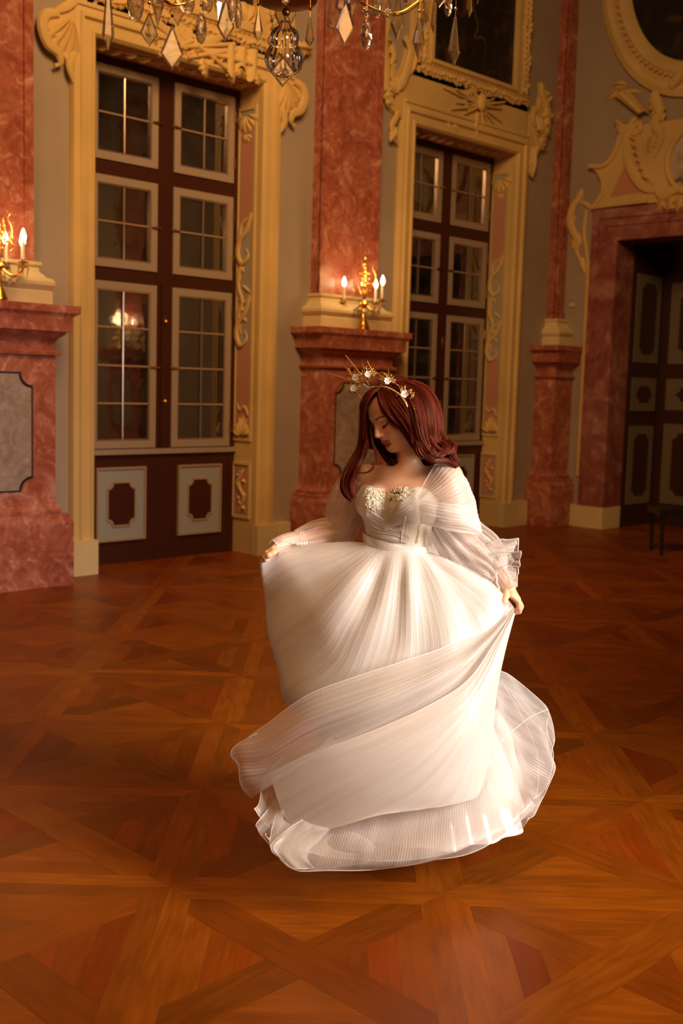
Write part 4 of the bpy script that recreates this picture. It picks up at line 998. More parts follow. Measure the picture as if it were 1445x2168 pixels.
# curls at the ends
for pth, m_ in (([(868, 915, -.14), (876, 945, -.145), (893, 964, -.15), (916, 969, -.15), (935, 960, -.145), (940, 946, -.135), (930, 938, -.125)], 190), ([(900, 918, -.13), (912, 942, -.14), (930, 958, -.14), (948, 958, -.13), (956, 947, -.12), (948, 937, -.11), (938, 940, -.105)], 190),
        ([(926, 915, -.07), (938, 938, -.08), (952, 955, -.08), (955, 972, -.08), (962, 986, -.075), (958, 992, -.07)], 150), ([(880, 935, -.15), (892, 962, -.155), (915, 976, -.15), (938, 978, -.13), (952, 984, -.11), (962, 992, -.10)], 160), ([(888, 925, -.145), (884, 950, -.15), (896, 968, -.155), (912, 962, -.155), (914, 948, -.15)], 110)):
    lockset([G3(pth), G3([(x+6, y-5, d+.004) for x, y, d in pth])], m_, n=44, spread=.0045, wave=.003, clumps=6)
# side falling past her face, long wavy ends
l1 = G3([(808, 820, -.088), (792, 832, -.108), (779, 852, -.105), (772, 882, -.085), (776, 915, -.06), (779, 945, -.05), (770, 972, -.06), (750, 996, -.06), (738, 1025, -.06), (750, 1052, -.06)])
l2 = G3([(808, 817, -.078), (786, 828, -.075), (766, 855, -.07), (768, 888, -.05), (768, 925, -.04), (762, 955, -.04), (744, 980, -.05), (729, 1008, -.06), (727, 1036, -.06), (742, 1060, -.06)])
l3 = G3([(815, 815, -.05), (790, 824, -.03), (768, 850, -.02), (764, 890, -.01), (762, 925, -.02), (758, 950, -.03), (738, 985, -.04), (724, 1015, -.05), (726, 1045, -.05), (745, 1062, -.05)])
lockset([l1, l2, l3], 620, clumps=16, spread=.0035, wave=.004)
lockset([G3([(776, 930, -.06), (766, 965, -.06), (756, 990, -.07), (745, 1012, -.07), (743, 1032, -.07), (752, 1053, -.07)]), G3([(774, 935, -.05), (768, 968, -.05), (758, 995, -.06), (748, 1015, -.06), (746, 1034, -.06), (753, 1052, -.07)])], 110, spread=.0028, wave=.002, clumps=3)
lockset([G3([(782, 900, -.06), (788, 940, -.07), (794, 968, -.09), (788, 990, -.10), (772, 1001, -.10), (755, 999, -.09)]), G3([(784, 900, -.06), (791, 942, -.07), (796, 970, -.09), (789, 994, -.10), (773, 1003, -.10), (753, 1000, -.09)])], 40, spread=.0010, rad=.0007, wave=.001, clumps=2)
lockset([G3([(786, 835, -.03), (774, 868, -.04), (776, 910, -.03), (784, 950, -.02)]), G3([(790, 835, .0), (780, 870, .02), (782, 910, .03), (790, 950, .03)]), G3([(800, 835, .02), (792, 870, .04), (796, 915, .05), (806, 950, .04)])], 420, n=24, clumps=8, spread=.005, rad=.0013, tmax=.4)
# hair behind the neck
lockset([G3([(790, 850, .02), (792, 910, .04), (808, 955, .03), (822, 978, .0), (838, 975, -.01)]), G3([(830, 850, .06), (835, 910, .07), (845, 955, .05), (850, 975, .03), (845, 982, .02)]), G3([(880, 850, .06), (890, 910, .06), (895, 950, .05), (905, 975, .04), (915, 985, .03)])], 700, clumps=18, spread=.007, rad=.0015, tmax=.4)
np_mesh('hair', np.concatenate(HVv), np.concatenate(HFf), M['hair'], woman, np.concatenate(HTt))
# close-lying hair over the skull
sc_ = SDF(); sc_.ell(hp(0, -.026, .042), (.083*HS, .098*HS, .089*HS), HAX, .01); sc_.ell(hp(0, -.045, -.03), (.07*HS, .06*HS, .07*HS), HAX, .04)
sc_.ell(hp(-.0, .085, -.02), (.062*HS, .062*HS, .088*HS), HAX, .012, True)
V_, F_ = sc_.mesh(.004); tn = np.zeros((len(V_), 4)); tn[:, 0] = .12; tn[:, 3] = 1
np_mesh('hair_underlayer', V_, F_, M['hair'], woman, tn)

# ================================================================ gown
def cloth(name, col=(.86, .80, .75), op=.5, stripe=.25, freq=1., rough=.6, transl=.35, edge=.35, emb=False):
    m = bpy.data.materials.new(name); m.use_nodes = True; nt = m.node_tree; nt.nodes.clear(); t = NT(m)
    uv = t.n('UVMap').outputs[0]; sx = t.n('SeparateXYZ', i_0=uv)
    s1 = t.n('Math', operation='MULTIPLY', i_1=2*math.pi*freq); t.link(sx.outputs[0], s1.inputs[0])
    nz = t.n('TexNoise', i_Vector=t.n('Mapping', i_Vector=uv, i_Scale=(1.2, 3., 1)).outputs[0], i_Scale=2., i_Detail=4.)
    s1b = t.n('Math', operation='MULTIPLY_ADD', i_1=5.); t.link(nz.outputs[0], s1b.inputs[0]); t.link(s1.outputs[0], s1b.inputs[2])
    s2 = t.n('Math', operation='SINE'); t.link(s1b.outputs[0], s2.inputs[0])
    s3 = t.n('MapRange', i_Value=s2.outputs[0], i_1=-1., i_2=1., i_3=0., i_4=1.)
    lw = t.n('LayerWeight', i_Blend=.5)
    nl = t.n('TexNoise', i_Vector=t.n('Mapping', i_Vector=uv, i_Scale=(.09, .7, 1)).outputs[0], i_Scale=2., i_Detail=3.)
    fb = t.n('MapRange', i_Value=nl.outputs[0], i_1=.3, i_2=.7, i_3=op-stripe*.5-.13, i_4=op-stripe*.5+.13)
    fac = t.n('Math', operation='MULTIPLY_ADD', i_1=stripe); t.link(s3.outputs[0], fac.inputs[0]); t.link(fb.outputs[0], fac.inputs[2])
    lp = t.n('Math', operation='POWER', i_1=1.6); t.link(lw.outputs['Facing'], lp.inputs[0])
    f2 = t.n('Math', operation='MULTIPLY_ADD', i_1=edge, use_clamp=True); t.link(lp.outputs[0], f2.inputs[0]); t.link(fac.outputs[0], f2.inputs[2])
    bp = t.n('Bump', i_Strength=.35, i_Distance=.0018, i_Height=s3.outputs[0])
    cc = t.mix(t.ramp(nz.outputs[0], [(.3, (.10,)*3), (.7, (0, 0, 0))]), col, tuple(x*.9 for x in col))
    d = t.n('BsdfDiffuse'); t.link(cc, d.inputs[0]); t.link(bp.outputs[0], d.inputs['Normal']); tr = t.n('BsdfTranslucent'); t.link(cc, tr.inputs[0]); t.link(bp.outputs[0], tr.inputs['Normal'])
    mx = t.n('MixShader', i_0=transl); t.link(d.outputs[0], mx.inputs[1]); t.link(tr.outputs[0], mx.inputs[2])
    gl = t.n('BsdfGlossy', i_Roughness=rough*.6, i_Color=(1, .95, .9, 1)); mg = t.n('MixShader', i_0=.04 if rough > .4 else .12); t.link(mx.outputs[0], mg.inputs[1]); t.link(gl.outputs[0], mg.inputs[2])
    tp = t.n('BsdfTransparent'); out = t.n('MixShader'); t.link(f2.outputs[0], out.inputs[0]); t.link(tp.outputs[0], out.inputs[1]); t.link(mg.outputs[0], out.inputs[2])
    o = t.n('OutputMaterial'); t.link(out.outputs[0], o.inputs[0]); return m
M['tulle'] = cloth('pleated_tulle', op=.50, stripe=.26, freq=1.)
M['tulle_hem'] = cloth('hem_tulle', op=.46, stripe=.07, freq=1., edge=.45)
M['tulle_thin'] = cloth('sheer_tulle', op=.26, stripe=.16, freq=1., edge=.55)
M['tulle_dense'] = cloth('layered_tulle', op=.93, stripe=.10, freq=1., edge=.3)
M['satin'] = cloth('white_satin', (.88, .84, .80), op=1.2, stripe=0., rough=.30, transl=.1)
M['lace'] = mat('ivory_lace', (.86, .78, .62), .5)
M['thread'] = mat('white_edging', (.92, .87, .82), .5)
M['pearl'] = mat('pearl_bead', (.90, .80, .70), .18)
def fine(ctrl, nu, nv):
    C = np.array(ctrl, float); C = cubic(C, nu).transpose(1, 0, 2); return cubic(C, nv).transpose(1, 0, 2)      # nu rows x nv cols
def pnoise(U, V, seed, fu, fv):
    r = np.random.default_rng(seed); o = np.zeros_like(U)
    for k in range(5): a, b, p, q = r.uniform(.5, 1.5)*fu, r.uniform(.4, 1.4)*fv, r.uniform(0, 6.28), r.uniform(.6, 1); o += q*np.sin(a*U*6.28+b*V*6.28*r.choice([-1, 1])+p)
    return o/3
def sheet(name, ctrl, mt, parent, nu=70, nv=260, fold=.006, fu=.5, fv=6, ridge=.0, rn=30, seed=1, pleats=120, thick=None, edge=(), er=.0009, px=True, fade=True):
    # ctrl[row][col] = (px,py,dy); rows run along the pleats, columns across them
    C = [[P3(*q) for q in row] for row in ctrl] if px else ctrl
    S = fine(C, nu, nv); U, Vv = np.meshgrid(np.linspace(0, 1, nu), np.linspace(0, 1, nv), indexing='ij')
    du = np.gradient(S, axis=0); dv = np.gradient(S, axis=1); N = np.cross(du, dv); N /= np.linalg.norm(N, axis=2, keepdims=True)+1e-9
    h = fold*pnoise(U, Vv, seed, fu, fv)+ridge*(1-np.abs(np.sin(Vv*rn*math.pi+1.2*pnoise(U, Vv, seed+7, .6, 2))))**1.5
    if fade: h = h*np.clip(U*5, .15, 1)
    S = S+N*h[..., None]
    uv = np.stack([Vv*pleats, U], -1).reshape(-1, 2)
    idx = np.arange(nu*nv).reshape(nu, nv); F = np.stack([idx[:-1, :-1], idx[1:, :-1], idx[1:, 1:], idx[:-1, 1:]], -1).reshape(-1, 4)
    o = np_mesh(name, S.reshape(-1, 3), F, mt, parent, None, uv)
    if edge:
        e = MB()
        for w in edge:
            L = {'l': S[:, 0], 'r': S[:, -1], 'b': S[-1], 't': S[0]}[w]; e.tube(L[::2] if len(L) > 90 else L, er, 5)
        e.build('rolled_hem', M['thread'], o if parent is woman else parent, angle=None)
    return o, S
gown = thing('gown', None, None, (0, 0, 0), parent=woman)
# hit the torso along a camera ray
def hit(px, py, off=.004, sdf=None):
    sdf = sdf or torsoD; d = ray(px, py); d = d/np.linalg.norm(d); t = 3.2
    p = CB+d*t
    for _ in range(60):
        p = CB+d*t; e = float(sdf.ev(p[None])[0])-off
        if e > .3: e = .05
        t += e*.8
        if abs(e) < .0004 or t > 4.6: break
    return p
torsoD = SDF(); torsoD.p = body.p
def wrapring(c, ax, off, n=96, sdf=torso):
    # ring around the torso in the plane spanned by ax[0], ax[1]
    out = []
    an = np.linspace(0, 2*math.pi, n, endpoint=False); D = np.outer(np.cos(an), ax[0])+np.outer(np.sin(an), ax[1]); lo_ = np.zeros(n); hi_ = np.full(n, .3)
    for _ in range(22):
        mi = (lo_+hi_)/2; e = sdf.ev(c+D*mi[:, None])-off; e = np.where(mi < .02, -1, e); lo_ = np.where(e < 0, mi, lo_); hi_ = np.where(e < 0, hi_, mi)
    return c+D*mi[:, None], an
# bodice: rings from waist to the sweetheart neckline, with angles measured from her front
BAX = np.stack([TL, TF, TU]); nR = 40
topz = {}
def neck_h(a):      # height above the waist centre at angle a (a=0 her left, pi/2 front)
    f = (a-math.pi/2)
    while f > math.pi: f -= 2*math.pi
    while f < -math.pi: f += 2*math.pi
    f = -f           # positive towards her left
    if abs(f) < 1.25: return .149+.052*abs(math.sin(min(abs(f), 1.15)*1.85))**.8 - .012*max(0, abs(f)-.8)
    return .172-.03*min(1, (abs(f)-1.25)/.8)
def bodice_ring_grid(off, lo, hi_fn, n=160, m=30):
    base = waist; G_ = np.zeros((m, n, 3)); hs = [hi_fn(2*math.pi*j/n) for j in range(n)]
    for i in range(m):
        u = i/(m-1); zs = np.array([lo+(h-lo)*u for h in hs]); an = np.linspace(0, 2*math.pi, n, endpoint=False); D = np.outer(np.cos(an), TL)+np.outer(np.sin(an), TF); c = base+np.outer(zs, TU); a = np.zeros(n); b = np.full(n, .25)
        for _ in range(18):
            mi = (a+b)/2; e = torso.ev(c+D*mi[:, None])-off; a = np.where(e < 0, mi, a); b = np.where(e < 0, b, mi)
        G_[i] = c+D*mi[:, None]
    return G_
def ringmesh(name, G_, mt, parent, freq=100, close=True):
    m, n = G_.shape[:2]; G2 = np.concatenate([G_, G_[:, :1]], 1); n += 1; idx = np.arange(m*n).reshape(m, n); F = np.stack([idx[:-1, :-1], idx[:-1, 1:], idx[1:, 1:], idx[1:, :-1]], -1).reshape(-1, 4)
    U, Vv = np.meshgrid(np.linspace(0, 1, m), np.linspace(0, 1, n), indexing='ij'); return np_mesh(name, G2.reshape(-1, 3), F, mt, parent, None, np.stack([Vv*freq, U], -1).reshape(-1, 2))
M['bodice'] = cloth('ivory_bodice_fabric', (.84, .76, .62), op=1.05, stripe=.0, transl=.1)
M['mesh_side'] = cloth('sheer_side_mesh', (.86, .78, .72), op=.45, stripe=.0, edge=.4)
gl_lo = .055
bod = ringmesh('bodice', bodice_ring_grid(.007, -.012, neck_h), M['bodice'], gown)
# lace flowers and beads over the cups
lc = MB(); rg = random.Random(21)
def petal_at(px, py, s):
    p = Vector(hit(px, py, .008)); a0 = rg.uniform(0, 6.28)
    for k in range(rg.choice([4, 5])):
        a = a0+k*1.3; q = p+Vector(rt)*(s*math.cos(a))+Vector(zz)*(s*math.sin(a)); lc.tube([p, (p+q)/2-Vector(fwd)*.0015, q], [.0009, .0017, .0004], 5)
for k in range(70): petal_at(rg.uniform(774, 812), 1036+rg.random()**1.4*42, rg.uniform(.004, .009))
for k in range(90):
    x = rg.uniform(822, 878); petal_at(x, 1034+.004*(x-848)**2+rg.random()**1.6*24, rg.uniform(.004, .009))
lc.build('lace_applique', M['lace'], gown, angle=None); tag(COL.objects['lace_applique'], kind='stuff')
bd = MB()
for k in range(46): bd.sphere(hit(rg.gauss(801, 7), rg.gauss(1068, 10), .0085), rg.uniform(.0012, .0022), 6)
tag(bd.build('beadwork', M['pearl'], gown, angle=None), kind='stuff')
# waistband
wb = []
for i, (h, o_) in enumerate(((-.020, .014), (-.010, .017), (.008, .017), (.017, .014))):
    an = np.linspace(0, 2*math.pi, 120, endpoint=False); D = np.outer(np.cos(an), TL)+np.outer(np.sin(an), TF); c = waist+np.outer(h-.016*np.cos(an)-.004*np.sin(an), TU)-TU*.0; a = np.zeros(120); b = np.full(120, .25)
    for _ in range(18):
        mi = (a+b)/2; e = torso.ev(c+D*mi[:, None])-o_; a = np.where(e < 0, mi, a); b = np.where(e < 0, b, mi)
    wb.append(c+D*mi[:, None])
ringmesh('waistband', np.array(wb), M['satin'], gown)
# crossed tulle over the bodice: sheets laid on the torso
def tsheet(name, rows, mt, off=.012, nu=30, nv=90, **k):
    C = [[hit(x, y, off) for x, y in r] for r in rows]; return sheet(name, C, mt, gown, nu, nv, px=False, **k)
tsheet('wrap_panel', [[(777, 1078), (774, 1096), (774, 1114), (775, 1130)], [(792, 1088), (796, 1108), (798, 1128), (798, 1142)], [(814, 1100), (822, 1118), (828, 1134), (822, 1147)], [(834, 1116), (846, 1128), (850, 1140), (846, 1149)], [(858, 1128), (866, 1138), (866, 1146), (860, 1152)]], M['tulle_dense'], ridge=.003, rn=7, pleats=16, fold=.001, seed=3)
tsheet('wrap_panel', [[(884, 1044), (885, 1064), (886, 1084), (888, 1104)], [(868, 1050), (866, 1070), (866, 1090), (868, 1106)], [(848, 1064), (844, 1082), (846, 1096), (850, 1110)], [(830, 1084), (826, 1096), (828, 1106), (832, 1116)], [(812, 1102), (808, 1110), (812, 1118), (816, 1126)]], M['tulle_dense'], ridge=.003, rn=8, pleats=18, fold=.001, seed=4)
bn = MB()
for L in ([(858, 1094), (854, 1112), (850, 1130), (848, 1146)], [(893, 1108), (889, 1125), (885, 1140), (883, 1150)]): bn.tube([hit(x, y, .012) for x, y in L], .0022, 6)
bn.build('boning', M['thread'], gown, angle=None)

# ---- skirt: solid satin underskirt, then the lifted tulle layers
def cone_rings(rings, n=240, name='underskirt', mt=None, parent=None, fold=.02, nf=11, seed=2, pleats=200, m=60):
    # rings: (cx,cy,dy, rx, ry) metres radii on level circles
    C = []
    for cx_, cy_, dy_, rx, ry, tz in rings:
        c = P3(cx_, cy_, dy_); an = np.linspace(0, 2*math.pi, 25)
        C.append([c+rt*(rx*math.cos(a))+fwd*(ry*math.sin(a))+zz*(tz*math.cos(a)) for a in an])
    C = np.array(C); S = cubic(C, m); S = cubic(S.transpose(1, 0, 2), n).transpose(1, 0, 2); U, Vv = np.meshgrid(np.linspace(0, 1, m), np.linspace(0, 1, n), indexing='ij')
    w = np.zeros_like(U); r = np.random.default_rng(seed)
    for k in range(4): f = int(r.integers(nf-4, nf+6)); w += np.sin(2*math.pi*f*Vv+r.uniform(0, 6)+1.5*U)
    cen = S.mean(1, keepdims=True); Dr = S-cen; Dr[..., 2] = 0; Dr /= np.linalg.norm(Dr, axis=2, keepdims=True)+1e-9
    S = S+Dr*(fold*w*np.clip(U*1.3, .1, 1))[..., None]/2; S[:, -1] = S[:, 0]; S[..., 2] = np.maximum(S[..., 2], .004)
    idx = np.arange(m*n).reshape(m, n); F = np.stack([idx[:-1, :-1], idx[1:, :-1], idx[1:, 1:], idx[:-1, 1:]], -1).reshape(-1, 4)
    return np_mesh(name, S.reshape(-1, 3), F, mt, parent, None, np.stack([Vv*pleats, U], -1).reshape(-1, 2)), S
us, _ = cone_rings([(842, 1160, .02, .105, .088, -.012), (845, 1230, .04, .16, .14, 0), (850, 1400, .03, .22, .21, 0), (865, 1560, .02, .30, .27, 0), (885, 1660, .02, .33, .30, 0), (895, 1716, .0, .345, .33, 0)], mt=M['satin'], parent=gown, fold=.018)
# front skirt panel, gathered at the waist and pulled out to her right hand
sheet('skirt_front', [
 [(773, 1150, .0), (782, 1158, -.05), (800, 1163, -.08), (820, 1166, -.10), (845, 1168, -.11), (868, 1170, -.11), (887, 1170, -.09), (899, 1169, -.06), (908, 1167, -.03)],
 [(742, 1147, .03), (752, 1166, -.05), (778, 1195, -.12), (806, 1215, -.15), (842, 1225, -.17), (872, 1220, -.17), (908, 1205, -.14), (930, 1192, -.11), (938, 1180, -.06)],
 [(692, 1147, .04), (706, 1182, -.06), (744, 1238, -.16), (785, 1278, -.20), (836, 1295, -.22), (880, 1290, -.22), (934, 1255, -.19), (972, 1218, -.15), (984, 1201, -.09)],
 [(634, 1152, .04), (655, 1200, -.06), (704, 1290, -.18), (756, 1345, -.24), (826, 1368, -.26), (885, 1365, -.26), (955, 1310, -.23), (1018, 1250, -.17), (1034, 1230, -.11)],
 [(588, 1160, .02), (608, 1222, -.05), (664, 1335, -.17), (718, 1420, -.25), (800, 1440, -.28), (880, 1440, -.28), (968, 1370, -.26), (1048, 1280, -.18), (1064, 1258, -.13)],
 [(556, 1180, -.01), (563, 1262, -.01), (590, 1390, -.10), (640, 1480, -.20), (760, 1510, -.27), (870, 1510, -.27), (975, 1430, -.26), (1060, 1310, -.17), (1084, 1282, -.14)],
 [(553, 1186, .0), (560, 1290, .02), (584, 1420, -.02), (622, 1500, -.10), (730, 1570, -.20), (860, 1570, -.22), (975, 1480, -.22), (1062, 1330, -.15), (1088, 1290, -.13)]],
 M['tulle_dense'], gown, nu=110, nv=420, fold=.010, fu=.5, fv=5, ridge=.0006, rn=37, seed=5, pleats=190)
# the lifted hem sweeping across: sheer outer layer, then the denser fold
HX = (1086, 1290, -.15)
sheet('skirt_sweep', [
 [(1084, 1286, -.15), (1085, 1289, -.16), (1086, 1292, -.17), (1087, 1294, -.17), (1088, 1297, -.17)],
 [(1020, 1334, -.21), (1024, 1346, -.24), (1030, 1358, -.26), (1036, 1368, -.27), (1042, 1376, -.27)],
 [(940, 1372, -.28), (948, 1396, -.33), (958, 1420, -.35), (968, 1440, -.36), (980, 1452, -.36)],
 [(850, 1402, -.33), (858, 1436, -.38), (868, 1468, -.41), (880, 1494, -.42), (892, 1515, -.41)],
 [(750, 1434, -.35), (756, 1474, -.40), (764, 1512, -.43), (774, 1545, -.44), (786, 1570, -.43)],
 [(650, 1472, -.34), (652, 1514, -.39), (656, 1554, -.42), (662, 1590, -.43), (672, 1620, -.42)],
 [(568, 1530, -.31), (562, 1570, -.36), (562, 1606, -.39), (566, 1640, -.40), (572, 1665, -.39)],
 [(526, 1560, -.28), (508, 1585, -.33), (504, 1615, -.36), (518, 1650, -.37), (543, 1682, -.37)],
 [(545, 1552, -.24), (493, 1590, -.30), (497, 1622, -.33), (512, 1655, -.34), (535, 1690, -.34)]],
 M['tulle'], gown, nu=150, nv=240, fold=.014, fu=.5, fv=1.6, ridge=.0012, rn=17, seed=9, pleats=90, edge=('l', 'b'))
sheet('skirt_sweep', [
 [(1086, 1294, -.17), (1087, 1296, -.18), (1088, 1298, -.18), (1089, 1299, -.17), (1090, 1300, -.15)],
 [(1046, 1362, -.28), (1056, 1368, -.29), (1064, 1368, -.27), (1072, 1362, -.23), (1076, 1352, -.18)],
 [(986, 1444, -.37), (1014, 1460, -.38), (1038, 1455, -.35), (1054, 1436, -.28), (1060, 1418, -.20)],
 [(895, 1500, -.42), (950, 1545, -.45), (1005, 1545, -.42), (1036, 1510, -.33), (1049, 1480, -.22)],
 [(795, 1545, -.44), (880, 1610, -.49), (965, 1625, -.47), (1024, 1590, -.38), (1042, 1550, -.24)],
 [(700, 1580, -.44), (800, 1660, -.50), (925, 1680, -.50), (1012, 1650, -.41), (1038, 1610, -.26)],
 [(620, 1612, -.42), (725, 1700, -.49), (870, 1712, -.51), (1000, 1690, -.43), (1036, 1650, -.28)],
 [(568, 1636, -.40), (628, 1758, -.46), (800, 1727, -.52), (960, 1692, -.46), (1020, 1682, -.32)]],
 M['tulle_dense'], gown, nu=150, nv=240, fold=.014, fu=.5, fv=1.3, ridge=.001, rn=13, seed=13, pleats=110, edge=('l',))
# floor-length tulle around it, front and left
sheet('hem_layer', [
 [(700, 1560, -.26), (760, 1600, -.30), (850, 1620, -.33), (940, 1610, -.32), (1010, 1570, -.27), (1050, 1500, -.16)],
 [(625, 1640, -.33), (700, 1680, -.38), (820, 1695, -.41), (940, 1675, -.40), (1040, 1630, -.33), (1085, 1560, -.20)],
 [(585, 1720, -.42), (670, 1762, -.46), (800, 1768, -.50), (935, 1748, -.49), (1055, 1695, -.41), (1105, 1620, -.22)],
 [(572, 1790, -.49), (655, 1822, -.55), (790, 1822, -.58), (930, 1805, -.565), (1050, 1762, -.51), (1120, 1690, -.38)],
 [(588, 1812, -.53), (640, 1843, -.574), (780, 1836, -.567), (910, 1826, -.553), (1015, 1800, -.515), (1132, 1703, -.37)]],
 M['tulle_hem'], gown, nu=80, nv=320, fold=.012, fu=.8, fv=2.6, ridge=.0, rn=12, seed=21, pleats=120, edge=('b', 'l'))
sheet('hem_layer', [
 [(800, 1600, -.30), (880, 1620, -.33), (960, 1610, -.38), (1030, 1580, -.30)],
 [(690, 1700, -.37), (820, 1730, -.42), (960, 1720, -.41), (1060, 1660, -.34)],
 [(640, 1770, -.46), (800, 1795, -.53), (960, 1782, -.51), (1095, 1700, -.36)],
 [(625, 1800, -.515), (800, 1822, -.545), (970, 1800, -.52), (1115, 1712, -.385)]],
 M['tulle_hem'], gown, nu=60, nv=240, fold=.012, fu=.8, fv=3, seed=25, pleats=100, edge=('b',))
for k, (a, b, c_, d_) in enumerate((((598, 1600, -.36), (560, 1650, -.36), (548, 1700, -.40), (538, 1712, -.42)), ((610, 1650, -.38), (575, 1700, -.40), (545, 1740, -.44), (541, 1752, -.45)), ((630, 1680, -.40), (600, 1740, -.44), (570, 1775, -.48), (560, 1765, -.48)))):
    up = lambda q, dx, dy_, dz: (q[0]+dx, q[1]+dy_, q[2]+dz)
    sheet('hem_ruffle', [[a, up(a, 30, 10, -.02), up(a, 60, 15, -.03)], [b, up(b, 34, 22, -.03), up(b, 70, 30, -.04)], [c_, up(c_, 30, 30, -.02), up(c_, 75, 52, -.03)], [d_, up(d_, 32, 40, -.01), up(d_, 80, 68, -.01)]], M['tulle_hem'], gown, nu=40, nv=90, fold=.010, fu=1, fv=2, seed=31+k, pleats=30, edge=('l', 'b'))
sheet('hem_ruffle', [[(640, 1735, -.47), (660, 1745, -.48), (700, 1755, -.49)], [(600, 1762, -.50), (625, 1775, -.51), (670, 1785, -.52)], [(573, 1792, -.54), (600, 1805, -.545), (650, 1815, -.55)], [(590, 1815, -.545), (620, 1838, -.57), (665, 1838, -.57)]], M['tulle_hem'], gown, nu=40, nv=80, fold=.008, fu=1, fv=2, seed=41, pleats=30, edge=('l', 'b'))
# sheer train ballooning on the right
sheet('train', [
 [(1048, 1418, -.02), (1046, 1455, -.08), (1042, 1500, -.14), (1036, 1560, -.20), (1030, 1620, -.26)],
 [(1080, 1430, .04), (1078, 1480, -.03), (1070, 1540, -.12), (1060, 1610, -.20), (1050, 1680, -.29)],
 [(1122, 1462, .08), (1118, 1515, .0), (1106, 1575, -.10), (1090, 1650, -.20), (1072, 1720, -.32)],
 [(1158, 1500, .10), (1156, 1545, .02), (1148, 1605, -.08), (1124, 1680, -.20), (1096, 1750, -.37)],
 [(1160, 1530, .10), (1172, 1580, .02), (1171, 1628, -.06), (1148, 1690, -.20), (1118, 1735, -.36)]],
 M['tulle_thin'], gown, nu=70, nv=160, fold=.020, fu=1, fv=2.5, seed=51, pleats=60, edge=('b', 'l'))
sheet('train', [
 [(1050, 1440, .08), (1052, 1500, .12), (1050, 1560, .14), (1044, 1620, .10)],
 [(1100, 1470, .14), (1098, 1530, .17), (1092, 1590, .16), (1080, 1650, .08)],
 [(1140, 1500, .14), (1140, 1560, .15), (1134, 1620, .12), (1120, 1670, .0)],
 [(1156, 1520, .12), (1168, 1580, .10), (1164, 1640, .02), (1132, 1700, -.16)]],
 M['tulle_thin'], gown, nu=60, nv=120, fold=.022, fu=1.2, fv=2.2, seed=57, pleats=50, edge=('b',))
fl_ = MB()
for L in ([(1060, 1440, -.03), (1095, 1500, -.02), (1125, 1560, -.03), (1140, 1620, -.08), (1135, 1690, -.2)], [(1158, 1502, .09), (1120, 1520, .02), (1070, 1560, -.08), (1048, 1590, -.15)], [(1085, 1470, .0), (1130, 1530, .0), (1160, 1560, .0)]):
    fl_.tube(cubic(np.array([P3(*q) for q in L])[:, None], 30)[:, 0], .0011, 5, flat=.4)
fl_.build('fold_seam', M['thread'], gown, angle=None)

# ---- sleeves
sheet('shoulder_drape', [
 [(884, 1048, -.135), (886, 1060, -.14), (887, 1074, -.14), (888, 1090, -.14), (889, 1108, -.13)],
 [(897, 1024, -.12), (908, 1042, -.15), (916, 1064, -.16), (920, 1088, -.16), (918, 1112, -.15)],
 [(910, 1000, -.10), (932, 1022, -.15), (946, 1052, -.17), (952, 1084, -.17), (948, 1118, -.16)],
 [(920, 984, -.08), (950, 1004, -.14), (970, 1040, -.16), (980, 1080, -.16), (982, 1124, -.15)],
 [(930, 975, -.04), (965, 992, -.10), (989, 1028, -.12), (1003, 1072, -.12), (1014, 1128, -.11)],
 [(938, 976, .0), (972, 998, -.02), (996, 1036, -.03), (1010, 1078, -.04), (1018, 1130, -.06)],
 [(930, 985, .05), (960, 1010, .06), (980, 1046, .06), (992, 1086, .05), (1000, 1128, .03)]],
 M['tulle'], gown, nu=80, nv=150, fold=.003, fu=.5, fv=3, ridge=.0016, rn=19, seed=61, pleats=40, edge=('l', 'r'), fade=False)
sheet('shoulder_drape', [
 [(884, 1058, -.15), (885, 1075, -.155), (887, 1092, -.15), (889, 1106, -.14)],
 [(910, 1062, -.17), (914, 1082, -.18), (916, 1100, -.175), (912, 1114, -.16)],
 [(945, 1066, -.18), (952, 1088, -.19), (952, 1108, -.185), (945, 1122, -.17)],
 [(980, 1070, -.165), (990, 1094, -.17), (992, 1114, -.17), (985, 1128, -.16)],
 [(1002, 1080, -.12), (1012, 1104, -.12), (1018, 1126, -.12), (1016, 1132, -.11)]],
 M['tulle'], gown, nu=60, nv=80, fold=.003, fu=.5, fv=2, ridge=.0016, rn=9, seed=63, pleats=24, edge=('r',), fade=False)
